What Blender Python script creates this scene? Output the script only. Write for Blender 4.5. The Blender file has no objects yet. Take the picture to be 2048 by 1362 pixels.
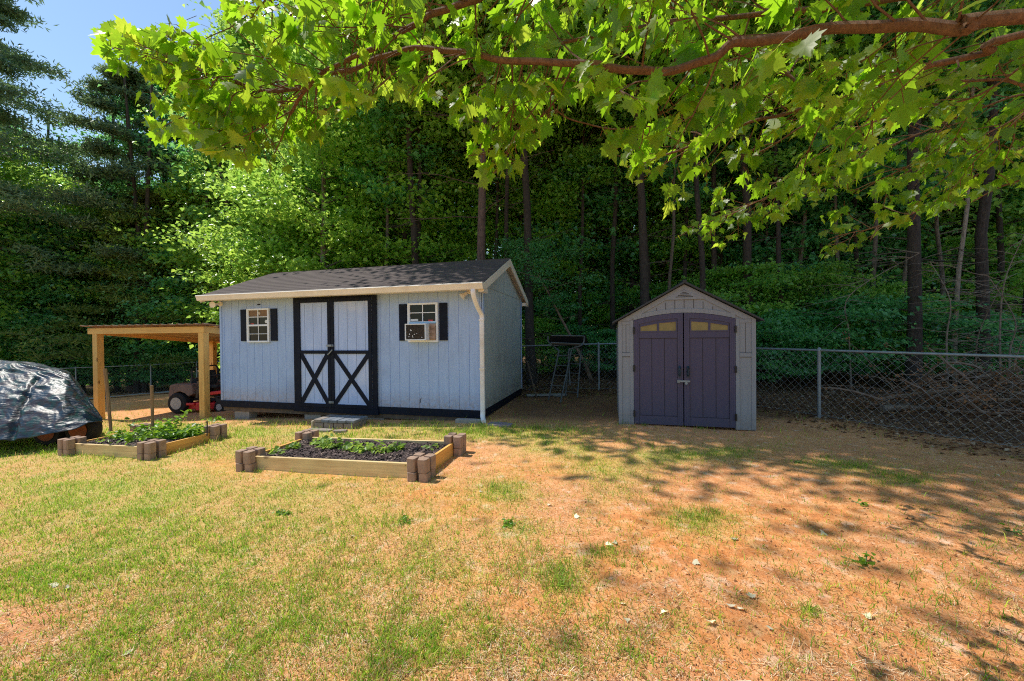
import bpy, math, random
import numpy as np
from mathutils import Vector, Matrix, noise as mnoise
from mathutils.bvhtree import BVHTree
R = math.radians
rng = np.random.default_rng(7)
random.seed(7)
C = bpy.context.scene.collection
scene = bpy.context.scene

# ------------------------------------------------------------------ camera
FP = 774.0
PITCH, ROLL = R(0.6), R(0.56)
CAM = Vector((0, 0, 1.5))
fw = Vector((0, math.cos(PITCH), -math.sin(PITCH)))
r0 = Vector((1, 0, 0)); u0 = r0.cross(fw)
rt = r0 * math.cos(ROLL) - u0 * math.sin(ROLL)
up = u0 * math.cos(ROLL) + r0 * math.sin(ROLL)
cd = bpy.data.cameras.new('camera'); cam = bpy.data.objects.new('camera', cd); C.objects.link(cam)
cd.sensor_width = 36; cd.lens = FP / 2048 * 36; cd.clip_start = 0.05; cd.clip_end = 1000
M = Matrix((rt, up, -fw)).transposed().to_4x4(); M.translation = CAM
cam.matrix_world = M; scene.camera = cam

def P(px, py, D):
    return CAM + D * (fw + rt * ((px - 1024) / FP) - up * ((py - 681) / FP))
def proj(x, y, z):
    dx, dy, dz = x - CAM[0], y - CAM[1], z - CAM[2]
    a = dx * rt[0] + dy * rt[1] + dz * rt[2]; b = dx * up[0] + dy * up[1] + dz * up[2]
    c = dx * fw[0] + dy * fw[1] + dz * fw[2]
    c = np.where(np.abs(c) < .05, .05, c)
    return 1024 + FP * a / c, 681 - FP * b / c, c

def sstep(a, b, x):
    t = np.clip((x - a) / (b - a), 0, 1); return t * t * (3 - 2 * t)
def vnoise(x, y, s, seed=0):
    x = np.asarray(x, float) / s + seed * 17.3; y = np.asarray(y, float) / s + seed * 9.1
    xi = np.floor(x).astype(np.int64); yi = np.floor(y).astype(np.int64); fx = x - xi; fy = y - yi
    def h(a, b):
        v = np.sin(a * 127.1 + b * 311.7 + seed * 74.7) * 43758.5453; return v - np.floor(v)
    fx = fx * fx * (3 - 2 * fx); fy = fy * fy * (3 - 2 * fy)
    return (h(xi, yi) * (1 - fx) + h(xi + 1, yi) * fx) * (1 - fy) + (h(xi, yi + 1) * (1 - fx) + h(xi + 1, yi + 1) * fx) * fy
def terr(x, y):
    x = np.asarray(x, float); y = np.asarray(y, float)
    xl = np.clip(x, -40, 0); yy = np.clip(y - 7, 0, 30)
    z = .034 * xl - .028 * yy * sstep(0, 6, -x) + .012 * yy * sstep(0, 3, x)
    z = z - .06 * sstep(5.2, 7.5, x) * sstep(8, 5, y)
    z = z + (vnoise(x, y, 1.3, 1) - .5) * .05 + (vnoise(x, y, .45, 2) - .5) * .022 + (vnoise(x, y, .16, 3) - .5) * .010
    return z
def T(x, y): return float(terr(x, y))
def G(px, py):
    d = fw + rt * ((px - 1024) / FP) - up * ((py - 681) / FP)
    z = 0.0
    for _ in range(12):
        t = (z - CAM.z) / d.z; p = CAM + d * t; z = .5 * z + .5 * T(p.x, p.y)
    return Vector((p.x, p.y, T(p.x, p.y)))
def at(px, D):
    p = P(px, 673, D); return Vector((p.x, p.y, T(p.x, p.y)))

# ------------------------------------------------------------------ materials
class N:
    def __init__(s, name):
        s.m = bpy.data.materials.new(name); s.m.use_nodes = True; s.t = s.m.node_tree; s.b = s.t.nodes['Principled BSDF']
        s.out = s.t.nodes['Material Output']
    def n(s, ty, **k):
        x = s.t.nodes.new(ty)
        for a, b in k.items():
            if a in x.inputs.keys(): x.inputs[a].default_value = b
            else: setattr(x, a, b)
        return x
    def l(s, a, b): s.t.links.new(a, b)
    def coords(s, scale=(1, 1, 1), which='Object'):
        tc = s.n('ShaderNodeTexCoord'); mp = s.n('ShaderNodeMapping'); mp.inputs['Scale'].default_value = scale
        s.l(tc.outputs[which], mp.inputs['Vector']); return mp.outputs['Vector']
    def noise(s, vec, scale, detail=4, rough=.6):
        x = s.n('ShaderNodeTexNoise'); x.inputs['Scale'].default_value = scale; x.inputs['Detail'].default_value = detail
        x.inputs['Roughness'].default_value = rough; s.l(vec, x.inputs['Vector']); return x.outputs['Fac']
    def ramp(s, fac, stops):
        x = s.n('ShaderNodeValToRGB'); e = x.color_ramp.elements
        while len(e) < len(stops): e.new(.5)
        for i, (p, c) in enumerate(stops): e[i].position = p; e[i].color = (*c, 1)
        s.l(fac, x.inputs['Fac']); return x.outputs['Color']
    def mix(s, fac, a, b, mode='MIX'):
        x = s.n('ShaderNodeMix', data_type='RGBA', blend_type=mode)
        for v, i in ((fac, 0), (a, 6), (b, 7)):
            if hasattr(v, 'links') or isinstance(v, bpy.types.NodeSocket): s.l(v, x.inputs[i])
            else: x.inputs[i].default_value = v if i == 0 else (*v, 1)
        return x.outputs[2]
    def bump(s, h, strength=.3, dist=.01):
        x = s.n('ShaderNodeBump'); x.inputs['Strength'].default_value = strength; x.inputs['Distance'].default_value = dist
        s.l(h, x.inputs['Height']); s.l(x.outputs['Normal'], s.b.inputs['Normal']); return x
    def col(s, c): s.l(c, s.b.inputs['Base Color'])
    def rough(s, v): s.b.inputs['Roughness'].default_value = v

MATS = {}
def plain(name, c, rough=.6, var=.25, scale=6, metal=0, bump=.15, stretch=(1, 1, 1), dirt=None, spec=None, splash_sheen=None):
    if name in MATS: return MATS[name]
    k = N(name); v = k.coords(stretch); f = k.noise(v, scale, 6)
    lo = tuple(x * (1 - var) for x in c); hi = tuple(min(1, x * (1 + var)) for x in c)
    cc = k.ramp(f, [(.3, lo), (.7, hi)])
    if dirt:
        f2 = k.noise(k.coords((1, 1, 1)), scale * .35, 5, .7); m = k.ramp(f2, [(.52, (0, 0, 0)), (.68, (1, 1, 1))])
        cc = k.mix(m, cc, k.mix(.6, cc, dirt))
    if splash_sheen:
        sp_ = k.n('ShaderNodeSeparateXYZ'); k.l(k.coords(), sp_.inputs[0]); nz = k.noise(k.coords((3, 3, 3)), 5, 6, .7)
        mr = k.n('ShaderNodeMapRange'); mr.inputs[1].default_value = splash_sheen[1]; mr.inputs[2].default_value = 0.0; k.l(sp_.outputs['Z'], mr.inputs[0])
        mm = k.n('ShaderNodeMath', operation='MULTIPLY'); k.l(mr.outputs[0], mm.inputs[0]); k.l(k.ramp(nz, [(.35, (.1, .1, .1)), (.7, (.95, .95, .95))]), mm.inputs[1])
        cc = k.mix(mm.outputs[0], cc, splash_sheen[0])
    k.col(cc); k.rough(rough); k.b.inputs['Metallic'].default_value = metal
    if spec is not None: k.b.inputs['Specular IOR Level'].default_value = spec
    if bump: k.bump(k.noise(v, scale * 8, 4), bump, .004)
    MATS[name] = k.m; return k.m

def leafmat(name, cref, ctr, mixf=.45, rough=.42, spec=.5, var=.35):
    k = N(name); a = k.n('ShaderNodeAttribute', attribute_name='tint'); oi = k.n('ShaderNodeObjectInfo')
    def shades(c):
        lo = tuple(x * (1 - var) for x in c); hi = (min(1, c[0] * (1 + var * 1.6)), min(1, c[1] * (1 + var)), c[2] * (1 + var * .3))
        return k.ramp(a.outputs['Fac'], [(0, lo), (1, hi)])
    hs = k.n('ShaderNodeHueSaturation'); mr = k.n('ShaderNodeMapRange'); mr.inputs[3].default_value = .78; mr.inputs[4].default_value = 1.25
    k.l(oi.outputs['Random'], mr.inputs[0]); k.l(mr.outputs[0], hs.inputs['Value']); k.l(shades(cref), hs.inputs['Color'])
    k.l(hs.outputs[0], k.b.inputs['Base Color']); k.rough(rough); k.b.inputs['Specular IOR Level'].default_value = spec
    tr = k.n('ShaderNodeBsdfTranslucent'); k.l(shades(ctr), tr.inputs['Color'])
    ms = k.n('ShaderNodeMixShader'); ms.inputs[0].default_value = mixf
    k.l(k.b.outputs[0], ms.inputs[1]); k.l(tr.outputs[0], ms.inputs[2]); k.l(ms.outputs[0], k.out.inputs['Surface'])
    MATS[name] = k.m; return k.m

def vcolmat(name, rough=.8, trans=0.0, spec=.2):
    k = N(name); a = k.n('ShaderNodeAttribute', attribute_name='col'); k.col(a.outputs['Color']); k.rough(rough); k.b.inputs['Specular IOR Level'].default_value = spec
    if trans:
        tr = k.n('ShaderNodeBsdfTranslucent'); k.l(a.outputs['Color'], tr.inputs['Color']); ms = k.n('ShaderNodeMixShader'); ms.inputs[0].default_value = trans
        k.l(k.b.outputs[0], ms.inputs[1]); k.l(tr.outputs[0], ms.inputs[2]); k.l(ms.outputs[0], k.out.inputs['Surface'])
    MATS[name] = k.m; return k.m

def woodmat(name, c, dark, axis=0, knots=True):
    k = N(name); st = [14, 14, 14]; st[axis] = .7; v = k.coords(tuple(st)); f = k.noise(v, 2.2, 8, .65)
    cc = k.ramp(f, [(.25, dark), (.5, c), (.75, tuple(min(1, x * 1.25) for x in c))])
    if knots:
        st2 = [5, 5, 5]; st2[axis] = 2.2; vo = k.n('ShaderNodeTexVoronoi'); vo.inputs['Scale'].default_value = 1.0; k.l(k.coords(tuple(st2)), vo.inputs['Vector'])
        m = k.ramp(vo.outputs['Distance'], [(.09, (1, 1, 1)), (.16, (0, 0, 0))]); cc = k.mix(m, cc, tuple(x * .35 for x in dark))
    f2 = k.noise(k.coords(), 3, 3); cc = k.mix(k.ramp(f2, [(.4, (0, 0, 0)), (.8, (.5, .5, .5))]), cc, dark)
    k.col(cc); k.rough(.7); k.bump(f, .35, .003); MATS[name] = k.m; return k.m

def barkmat(name, c, dark, scale=1.0):
    k = N(name); v = k.coords((9 * scale, 9 * scale, 2.2 * scale)); f = k.noise(v, 3, 8, .75)
    f2 = k.noise(k.coords(), 1.5, 3); cc = k.ramp(f, [(.32, dark), (.55, c), (.75, tuple(x * 1.5 for x in c))]); cc = k.mix(k.ramp(f2, [(.45, (0, 0, 0)), (.7, (.6, .6, .6))]), cc, tuple(x * .6 for x in c))
    k.col(cc); k.rough(.9); k.bump(f, .9, .03); MATS[name] = k.m; return k.m

# ------------------------------------------------------------------ mesh helpers
def fast(name, V, tris=None, quads=None, mat=None, parent=None, attrs=None, col=None, smooth=False, polys=None):
    V = np.asarray(V, np.float32)
    me = bpy.data.meshes.new(name)
    idx = []; st = []; tot = 0
    for F, k in ((tris, 3), (quads, 4)) if polys is None else ((polys, polys.shape[1]),):
        if F is None or len(F) == 0: continue
        F = np.asarray(F, np.int32); idx.append(F.ravel()); st.append(tot + np.arange(len(F), dtype=np.int32) * k); tot += len(F) * k
    idx = np.concatenate(idx); st = np.concatenate(st)
    me.vertices.add(len(V)); me.vertices.foreach_set('co', V.ravel())
    me.loops.add(len(idx)); me.loops.foreach_set('vertex_index', idx)
    me.polygons.add(len(st)); me.polygons.foreach_set('loop_start', st)
    me.update(calc_edges=True)
    if smooth: me.polygons.foreach_set('use_smooth', np.ones(len(st), bool))
    if attrs is not None:
        for kx, a in attrs.items():
            at_ = me.attributes.new(kx, 'FLOAT', 'POINT'); at_.data.foreach_set('value', np.asarray(a, np.float32))
    if col is not None:
        c = np.ones((len(V), 4), np.float32); c[:, :3] = col
        at_ = me.attributes.new('col', 'FLOAT_COLOR', 'POINT'); at_.data.foreach_set('color', c.ravel())
    if mat: me.materials.append(mat)
    o = bpy.data.objects.new(name, me); C.objects.link(o)
    if parent: o.parent = parent
    return o

class MB:
    def __init__(s): s.v = []; s.f = []
    def add(s, vs, fs):
        b = len(s.v); s.v += [tuple(v) for v in vs]; s.f += [tuple(b + i for i in f) for f in fs]; return s
    def box(s, x0, x1, y0, y1, z0, z1, M=None):
        vs = [Vector((x, y, z)) for z in (z0, z1) for y in (y0, y1) for x in (x0, x1)]
        if M is not None: vs = [M @ v for v in vs]
        return s.add(vs, [(0, 2, 3, 1), (4, 5, 7, 6), (0, 1, 5, 4), (2, 6, 7, 3), (0, 4, 6, 2), (1, 3, 7, 5)])
    def prism(s, poly, axis, a, b, M=None):
        n = len(poly)
        def mk(p, t): return Vector((t, p[0], p[1])) if axis == 0 else (Vector((p[0], t, p[1])) if axis == 1 else Vector((p[0], p[1], t)))
        vs = [mk(p, a) for p in poly] + [mk(p, b) for p in poly]
        if M is not None: vs = [M @ v for v in vs]
        return s.add(vs, [tuple(range(n))[::-1], tuple(range(n, 2 * n))] + [(i, (i + 1) % n, n + (i + 1) % n, n + i) for i in range(n)])
    def bar(s, a, b, w, h=None):     # square bar between points
        a = Vector(a); b = Vector(b); d = (b - a).normalized(); h = h or w
        x = d.cross(Vector((0, 0, 1)));  x = x.normalized() if x.length > 1e-3 else Vector((1, 0, 0)); y = x.cross(d)
        vs = [p + x * sx * w / 2 + y * sy * h / 2 for p in (a, b) for sx, sy in ((-1, -1), (1, -1), (1, 1), (-1, 1))]
        return s.add(vs, [(0, 1, 2, 3), (7, 6, 5, 4), (0, 4, 5, 1), (1, 5, 6, 2), (2, 6, 7, 3), (3, 7, 4, 0)])
    def tube(s, pts, rad, n=8, cap=True):
        pts = [Vector(p) for p in pts]
        if not hasattr(rad, '__len__'): rad = [rad] * len(pts)
        ref = Vector((.13, .21, 1)).normalized(); rings = []; vs = []
        for i, p in enumerate(pts):
            d = (pts[min(i + 1, len(pts) - 1)] - pts[max(i - 1, 0)]).normalized()
            x = d.cross(ref); x = x.normalized() if x.length > .05 else d.cross(Vector((1, 0, 0))).normalized(); y = d.cross(x)
            for k in range(n):
                a = 2 * math.pi * k / n; vs.append(p + (x * math.cos(a) + y * math.sin(a)) * rad[i])
        fs = [(i * n + k, i * n + (k + 1) % n, (i + 1) * n + (k + 1) % n, (i + 1) * n + k) for i in range(len(pts) - 1) for k in range(n)]
        if cap: fs += [tuple(range(n))[::-1], tuple(range(len(vs) - n, len(vs)))]
        return s.add(vs, fs)
    def cyl(s, c, axis, r, h, n=24, r2=None):
        c = Vector(c); a = Vector(axis).normalized()
        return s.tube([c - a * h / 2, c + a * h / 2], [r, r2 or r], n)
    def lathe(s, c, axis, prof, n=24):      # prof: (t along axis, radius)
        c = Vector(c); a = Vector(axis).normalized()
        return s.tube([c + a * t for t, r in prof], [max(r, 1e-4) for t, r in prof], n)
    def build(s, name, mat, parent=None, bevel=0, smooth=False, seg=2):
        me = bpy.data.meshes.new(name); me.from_pydata(s.v, [], s.f); me.update()
        if smooth:
            me.polygons.foreach_set('use_smooth', [True] * len(me.polygons))
            me.set_sharp_from_angle(angle=R(40))
        me.materials.append(mat)
        o = bpy.data.objects.new(name, me); C.objects.link(o)
        if parent: o.parent = parent
        if bevel:
            b = o.modifiers.new('bevel', 'BEVEL'); b.width = bevel; b.segments = seg; b.limit_method = 'ANGLE'; b.angle_limit = R(50)
        return o

def tag(o, label=None, cat=None, group=None, kind=None):
    if label: o['label'] = label
    if cat: o['category'] = cat
    if group: o['group'] = group
    if kind: o['kind'] = kind
    return o
def empty(name, loc, rz=0, **k):
    o = bpy.data.objects.new(name, None); C.objects.link(o); o.location = loc; o.rotation_euler.z = rz; o.empty_display_size = .3
    return tag(o, **k)
def copy_tree(o, parent=None):
    c = o.copy(); C.objects.link(c); c.parent = parent
    for ch in [x for x in bpy.data.objects if x.parent == o]: copy_tree(ch, c)
    return c

# ------------------------------------------------------------------ world & sun
SUN_AZ = math.atan2(.34, -.94)      # direction towards the sun, angle from +X
SUN_EL = R(59)
w = bpy.data.worlds.new('World'); scene.world = w; w.use_nodes = True
nt = w.node_tree; bg = nt.nodes['Background']; sky = nt.nodes.new('ShaderNodeTexSky')
sky.sky_type = 'NISHITA'; sky.sun_disc = False; sky.sun_elevation = SUN_EL; sky.sun_rotation = math.pi / 2 - SUN_AZ
sky.air_density = 1.6; sky.dust_density = .25; sky.ozone_density = 4.5
nt.links.new(sky.outputs[0], bg.inputs['Color']); bg.inputs['Strength'].default_value = .15
sd = bpy.data.lights.new('sun', 'SUN'); so = bpy.data.objects.new('sun', sd); C.objects.link(so)
sd.energy = 5.0; sd.angle = R(.5); sd.color = (1, .94, .84)
sdir = Vector((math.cos(SUN_AZ) * math.cos(SUN_EL), math.sin(SUN_AZ) * math.cos(SUN_EL), math.sin(SUN_EL)))
so.rotation_euler = sdir.to_track_quat('Z', 'Y').to_euler(); so.location = (-20, 10, 30)
scene.view_settings.view_transform = 'Standard'; scene.view_settings.look = 'None'; scene.view_settings.exposure = 0
scene.cycles.max_bounces = 8; scene.cycles.diffuse_bounces = 4; scene.cycles.transmission_bounces = 4
scene.cycles.caustics_reflective = False; scene.cycles.caustics_refractive = False
scene.cycles.use_denoising = False; scene.cycles.sample_clamp_indirect = 6; scene.cycles.filter_width = 1.1
try: scene.cycles.denoising_prefilter = 'ACCURATE'
except Exception: pass

# ------------------------------------------------------------------ ground cover masks (world positions looked up on the survey of the yard)
GREEN = [(150, 960, 420, 110, .75), (120, 1130, 420, 120, .6), (600, 1010, 420, 90, .4), (560, 1200, 420, 110, .33), (250, 1330, 450, 80, .4), (40, 1250, 90, 60, -.5),
         (620, 868, 420, 16, .9), (560, 900, 160, 16, .5), (960, 865, 170, 16, .95), (1110, 900, 80, 24, .9), (1010, 985, 60, 26, .7), (1240, 950, 70, 22, .55),
         (1330, 912, 130, 18, .8), (1220, 985, 60, 26, .35), (1390, 1035, 75, 22, .55), (1120, 1160, 60, 34, .75), (1040, 1060, 50, 26, .4), (1440, 905, 60, 12, .6),
         (1200, 1110, 50, 20, .3), (850, 1130, 160, 40, .25), (1700, 935, 90, 14, .5), (1800, 960, 70, 12, .6), (1640, 925, 60, 10, .3), (1080, 1290, 300, 60, .16),
         (820, 1290, 200, 60, .25), (1620, 1225, 26, 14, .6), (1430, 1060, 80, 30, .3), (320, 855, 120, 12, .6), (150, 900, 150, 14, .5), (1560, 890, 60, 12, .3), (1215, 935, 110, 14, .5)]
BARE = [(1120, 1215, 110, 32, 1), (1450, 1100, 130, 46, .9), (1300, 1040, 100, 30, .7), (1080, 940, 90, 22, .9), (1150, 920, 90, 14, .7), (1500, 1270, 220, 70, .6), (1250, 1130, 90, 40, .7),
        (1600, 1040, 150, 34, .6), (450, 925, 36, 26, .9), (650, 952, 160, 12, .9), (940, 1020, 90, 40, .7), (860, 990, 80, 18, .8), (1780, 1180, 200, 60, .6), (900, 1290, 90, 40, .5), (980, 1160, 100, 40, .5),
        (330, 812, 110, 9, .9), (300, 800, 80, 6, .6), (600, 850, 60, 4, .4), (1950, 1300, 200, 60, .5)]
def blobs(px, py, B):
    s = np.zeros_like(px, float)
    for cx, cy, rx, ry, a in B: s += a * np.exp(-(((px - cx) / rx) ** 2 + ((py - cy) / ry) ** 2))
    return s
def masks(x, y):
    px, py, c = proj(x, y, terr(x, y)); ok = (c > .6)
    px = np.where(ok, px, 300); py = np.where(ok, np.clip(py, 0, 1500), 1400)
    n1 = vnoise(x, y, .38, 5); n2 = vnoise(x, y, .13, 6); n3 = vnoise(x, y, .9, 8)
    g = blobs(px, py, GREEN) * (.55 + .7 * n1) + (n2 - .5) * .18
    b = (blobs(px, py, BARE) * 1.25 + .3 * sstep(1000, 1500, px) * sstep(880, 960, py)) * (.4 + 1.2 * n3) + (n1 - .5) * .3
    g = np.where((x < -8) & (y < 8), g + .4, g)
    return np.clip(g, 0, 1), np.clip(b, 0, 1), px, py

def axisgrid(lo, hi, step, outer):
    c = np.arange(lo, hi + step / 2, step); ext = []; s = step; v = hi
    while v < outer: s *= 1.25; v += s; ext.append(v)
    ext2 = []; s = step; v = lo
    while v > -outer: s *= 1.25; v -= s; ext2.append(v)
    return np.concatenate([np.array(ext2[::-1]), c, np.array(ext)])
gx = axisgrid(-10.5, 8, .07, 260); gy = axisgrid(.6, 11, .06, 260)
XX, YY = np.meshgrid(gx, gy); nx, ny = len(gx), len(gy)
ZZ = terr(XX, YY); g_, b_, px_, py_ = masks(XX, YY)
# dug-in tyre ruts under the carport are left to the noise
V = np.stack([XX.ravel(), YY.ravel(), ZZ.ravel()], 1)
i0 = (np.arange(ny - 1)[:, None] * nx + np.arange(nx - 1)[None, :]).ravel()
Q = np.stack([i0, i0 + 1, i0 + nx + 1, i0 + nx], 1)
# woods: line of the fences
def fence_dist(x, y):      # >0 beyond the fence
    side = (x - 5.44) * .890 + (y - 6.83) * .456
    back = np.where(x > -2, y - 10.2, y - 16.8 - .03 * (x + 16))
    return np.maximum(side, back)
FD = fence_dist(XX, YY)
litter = sstep(-.9, .5, FD + (vnoise(XX, YY, .5, 9) - .5) * 1.2) * sstep(-2, 2, XX + 2)  + sstep(0, 1, FD) * (XX <= -2)
litter = np.clip(litter, 0, 1)
shade = sstep(-.6, .2, XX - .0 - (YY < 7) * .2) * sstep(6.3, 7.4, YY)     # trampled soil and shade between the sheds, painted in as brown
km = N('soil_and_thatch')
ag = km.n('ShaderNodeAttribute', attribute_name='green'); ab = km.n('ShaderNodeAttribute', attribute_name='bare'); al = km.n('ShaderNodeAttribute', attribute_name='litter'); at2 = km.n('ShaderNodeAttribute', attribute_name='trod_shade')
vc = km.coords()
fine = km.noise(vc, 60, 8, .75); mid = km.noise(vc, 9, 6, .7); big = km.noise(vc, 1.6, 4, .6); vf = km.noise(vc, 220, 3, .7)
soil = km.ramp(mid, [(.28, (.40, .12, .03)), (.46, (.80, .29, .085)), (.68, (.95, .55, .26))])
soil = km.mix(km.ramp(vf, [(.33, (.5, .5, .5)), (.5, (0, 0, 0))]), soil, (.2, .075, .03))
pale = km.ramp(fine, [(.34, (.34, .12, .045)), (.5, (.80, .36, .16)), (.66, (.97, .66, .42))])
grs = km.ramp(fine, [(.34, (.10, .15, .02)), (.5, (.34, .46, .07)), (.68, (.80, .72, .28))])
base = km.mix(ab.outputs['Fac'], pale, soil)
m2 = km.n('ShaderNodeMath', operation='MULTIPLY'); km.l(big, m2.inputs[0]); m2.inputs[1].default_value = .8
base = km.mix(m2.outputs[0], base, km.mix(.5, pale, soil)); pn = km.noise(vc, 3.2, 6, .75); base = km.mix(km.ramp(pn, [(.50, (0, 0, 0)), (.66, (.55, .55, .55))]), base, (.42, .19, .09)); pn2 = km.noise(vc, 5.5, 5, .7); base = km.mix(km.ramp(pn2, [(.56, (0, 0, 0)), (.7, (.6, .6, .6))]), base, (.93, .72, .56))
gm_ = km.n('ShaderNodeMath', operation='MULTIPLY'); km.l(ag.outputs['Fac'], gm_.inputs[0]); gm_.inputs[1].default_value = .62
base = km.mix(gm_.outputs[0], base, grs)
trod_shade = km.ramp(fine, [(.3, (.10, .055, .035)), (.6, (.24, .14, .09)), (.8, (.36, .24, .16))])
base = km.mix(at2.outputs['Fac'], base, trod_shade)
lit = km.ramp(fine, [(.28, (.035, .02, .012)), (.5, (.15, .08, .045)), (.7, (.34, .19, .11)), (.85, (.45, .32, .22))])
base = km.mix(al.outputs['Fac'], base, lit)
km.col(base); km.rough(.95); km.b.inputs['Specular IOR Level'].default_value = .15
hh = km.n('ShaderNodeMath', operation='ADD'); km.l(fine, hh.inputs[0]); km.l(mid, hh.inputs[1]); km.bump(hh.outputs[0], .8, .016)
ground = fast('ground', V, quads=Q, mat=km.m, smooth=True, attrs=dict(green=g_.ravel(), bare=b_.ravel(), litter=litter.ravel(), trod_shade=np.clip(shade, 0, 1).ravel() * .8))
tag(ground, 'uneven orange clay yard with thin grass and dry thatch', None, kind='structure')

# ------------------------------------------------------------------ excluded footprints for grass
FOOT = []   # (origin xy, ux, length, width) rectangles
def foot(o, ang, L, W): FOOT.append((o[0], o[1], math.cos(ang), math.sin(ang), L, W))
def in_foot(x, y):
    m = np.zeros(len(x), bool)
    for ox, oy, c, s, L, W in FOOT:
        a = (x - ox) * c + (y - oy) * s; b = -(x - ox) * s + (y - oy) * c
        m |= (a > 0) & (a < L) & (b > 0) & (b < W)
    return m

# ================================================================== BLUE SHED
def frame2(pl, pr):
    ang = math.atan2(pr.y - pl.y, pr.x - pl.x); return ang, math.hypot(pr.x - pl.x, pr.y - pl.y)
BL, BR_ = P(444, 800, 8.5), P(965, 822, 7.0)
zb = .165
BA, BW = frame2(BL, BR_); BL.z = zb
cB, sB = math.cos(BA), math.sin(BA)
def onfront(px, py, L, A):
    d = fw + rt * ((px - 1024) / FP) - up * ((py - 681) / FP)
    n = Vector((-math.sin(A), math.cos(A), 0)); t = n.dot(L - CAM) / n.dot(d); p = CAM + d * t - L
    return p.x * math.cos(A) + p.y * math.sin(A), p.z
FB = lambda px, py: onfront(px, py, BL, BA)
BD = 3.05
H = 2.325; RH = 2.955            # wall top, ridge underside (local z)
foot((BL.x, BL.y), BA, BW, BD)
m_side = plain('blue_grey_painted_siding', (.36, .51, .82), .62, .08, 2.5, stretch=(6, 6, .8), bump=.1, dirt=(.27, .37, .60), splash_sheen=((.34, .26, .22), .35))
m_gable = plain('grey_blue_siding', (.42, .49, .51), .7, .10, 3, stretch=(6, 6, .6), bump=.1, dirt=(.31, .35, .34), splash_sheen=((.22, .18, .15), .5))  # greyer base tone than the front siding
m_navy = plain('navy_black_trim_paint', (.007, .011, .024), .6, .3, 8, bump=.1, spec=.15)
m_white = plain('white_vinyl', (.78, .85, .95), .5, .05, 5, bump=.05)
m_cream = plain('cream_gutter_paint', (.86, .80, .70), .45, .06, 4, bump=.05, dirt=(.7, .6, .48))
m_glass = plain('dark_window_glass', (.012, .018, .022), .06, .3, 3, bump=0, spec=.25)
m_brownglass = plain('brown_window_glass', (.20, .10, .035), .2, .35, 9, bump=0, spec=.3)  # brown tone for the left window's upper panes
m_metal = plain('galvanised_metal', (.24, .29, .34), .45, .15, 12, metal=.3, bump=.1)
m_frame_dark = plain('old_floor_joist_wood', (.13, .10, .075), .9, .4, 6)
shed = empty('garden_shed', BL, BA, label='blue grey sided garden shed with dark shingle roof and crossbuck double doors', cat='shed')
def siding(mb, L, z0, z1, y0, th, pitch=.203, gw=.009, gd=.008, axis='x', topf=None):
    # grooved sheet siding as a continuous profile along its length
    xs = [0]; ds = [0]; x = pitch * .5
    pts = [(0, 0)]
    while x < L - .02:
        pts += [(x - gw / 2, 0), (x - gw / 4, gd), (x + gw / 4, gd), (x + gw / 2, 0)]; x += pitch
    pts.append((L, 0)); vs = []; fs = []
    for i, (a, d) in enumerate(pts):
        zt = topf(a) if topf else z1
        if axis == 'x': vs += [(a, y0 + d, z0), (a, y0 + d, zt)]
        else: vs += [(y0 - d, a, z0), (y0 - d, a, zt)]
    for i in range(len(pts) - 1): fs.append((2 * i, 2 * i + 2, 2 * i + 3, 2 * i + 1))
    mb.add(vs, fs)
mb = MB(); siding(mb, BW, 0, H, 0, .02)
mb.box(0, BW, .02, .10, 0, H); mb.box(0, .08, .101, BD, 0, H); mb.box(.081, BW, BD - .08, BD, 0, H)
mb.build('wall', m_side, shed)
mb = MB(); siding(mb, BD, 0, H - .06, BW + .012, .02, axis='y'); siding(mb, BD, H - .045, 0, BW + .02, .02, axis='y', topf=lambda a: H + (RH - H) * (1 - abs(a - BD / 2) / (BD / 2)) + .02)
mb.box(BW - .08, BW, .101, BD - .08, 0, H - .002); mb.box(BW - .01, BW + .022, 0.0, BD, H - .062, H - .044)
mb.prism([(0, H + .002), (BD, H + .002), (BD / 2, RH)], 0, BW - .06, BW + .009); g2 = MB(); g2.prism([(0, H + .002), (BD, H + .002), (BD / 2, RH)], 0, .0, .06); g2.build('gable_wall', m_side, shed)
g = mb.build('gable_wall', m_gable, shed); g['label'] = 'greyer end wall under the gable'
for bb_ in ((BW + .013, BW + .035, -.0, .06), (BW + .024, BW + .04, BD - .05, BD + .012), (-.012, .04, -.014, -.001)):
    mb = MB(); mb.box(*bb_, 0, H); mb.build('corner_trim', m_side, shed)
# skirt and floor frame
mb = MB(); mb.box(-.01, BW + .02, -.022, .02, -.14, -.001); mb.box(BW - .01, BW + .024, .021, BD, -.14, -.001); mb.build('skirt_board', m_navy, shed, bevel=.003)
mb = MB(); mb.box(.02, BW - .02, .021, .075, -.23, -.141); mb.box(.02, BW - .02, BD - .07, BD - .02, -.23, -.142)
for i in range(16): x = .1 + i * (BW - .25) / 15; mb.box(x, x + .045, .076, BD - .071, -.229, -.143)
mb.box(BW - .05, BW - .005, .076, BD - .071, -.235, -.141)
mb.build('floor_joists', m_frame_dark, shed)
mb = MB(); mb.box(0.0, BW, .03, BD, -.1405, -.002); mb.build('floor', m_frame_dark, shed)
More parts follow.
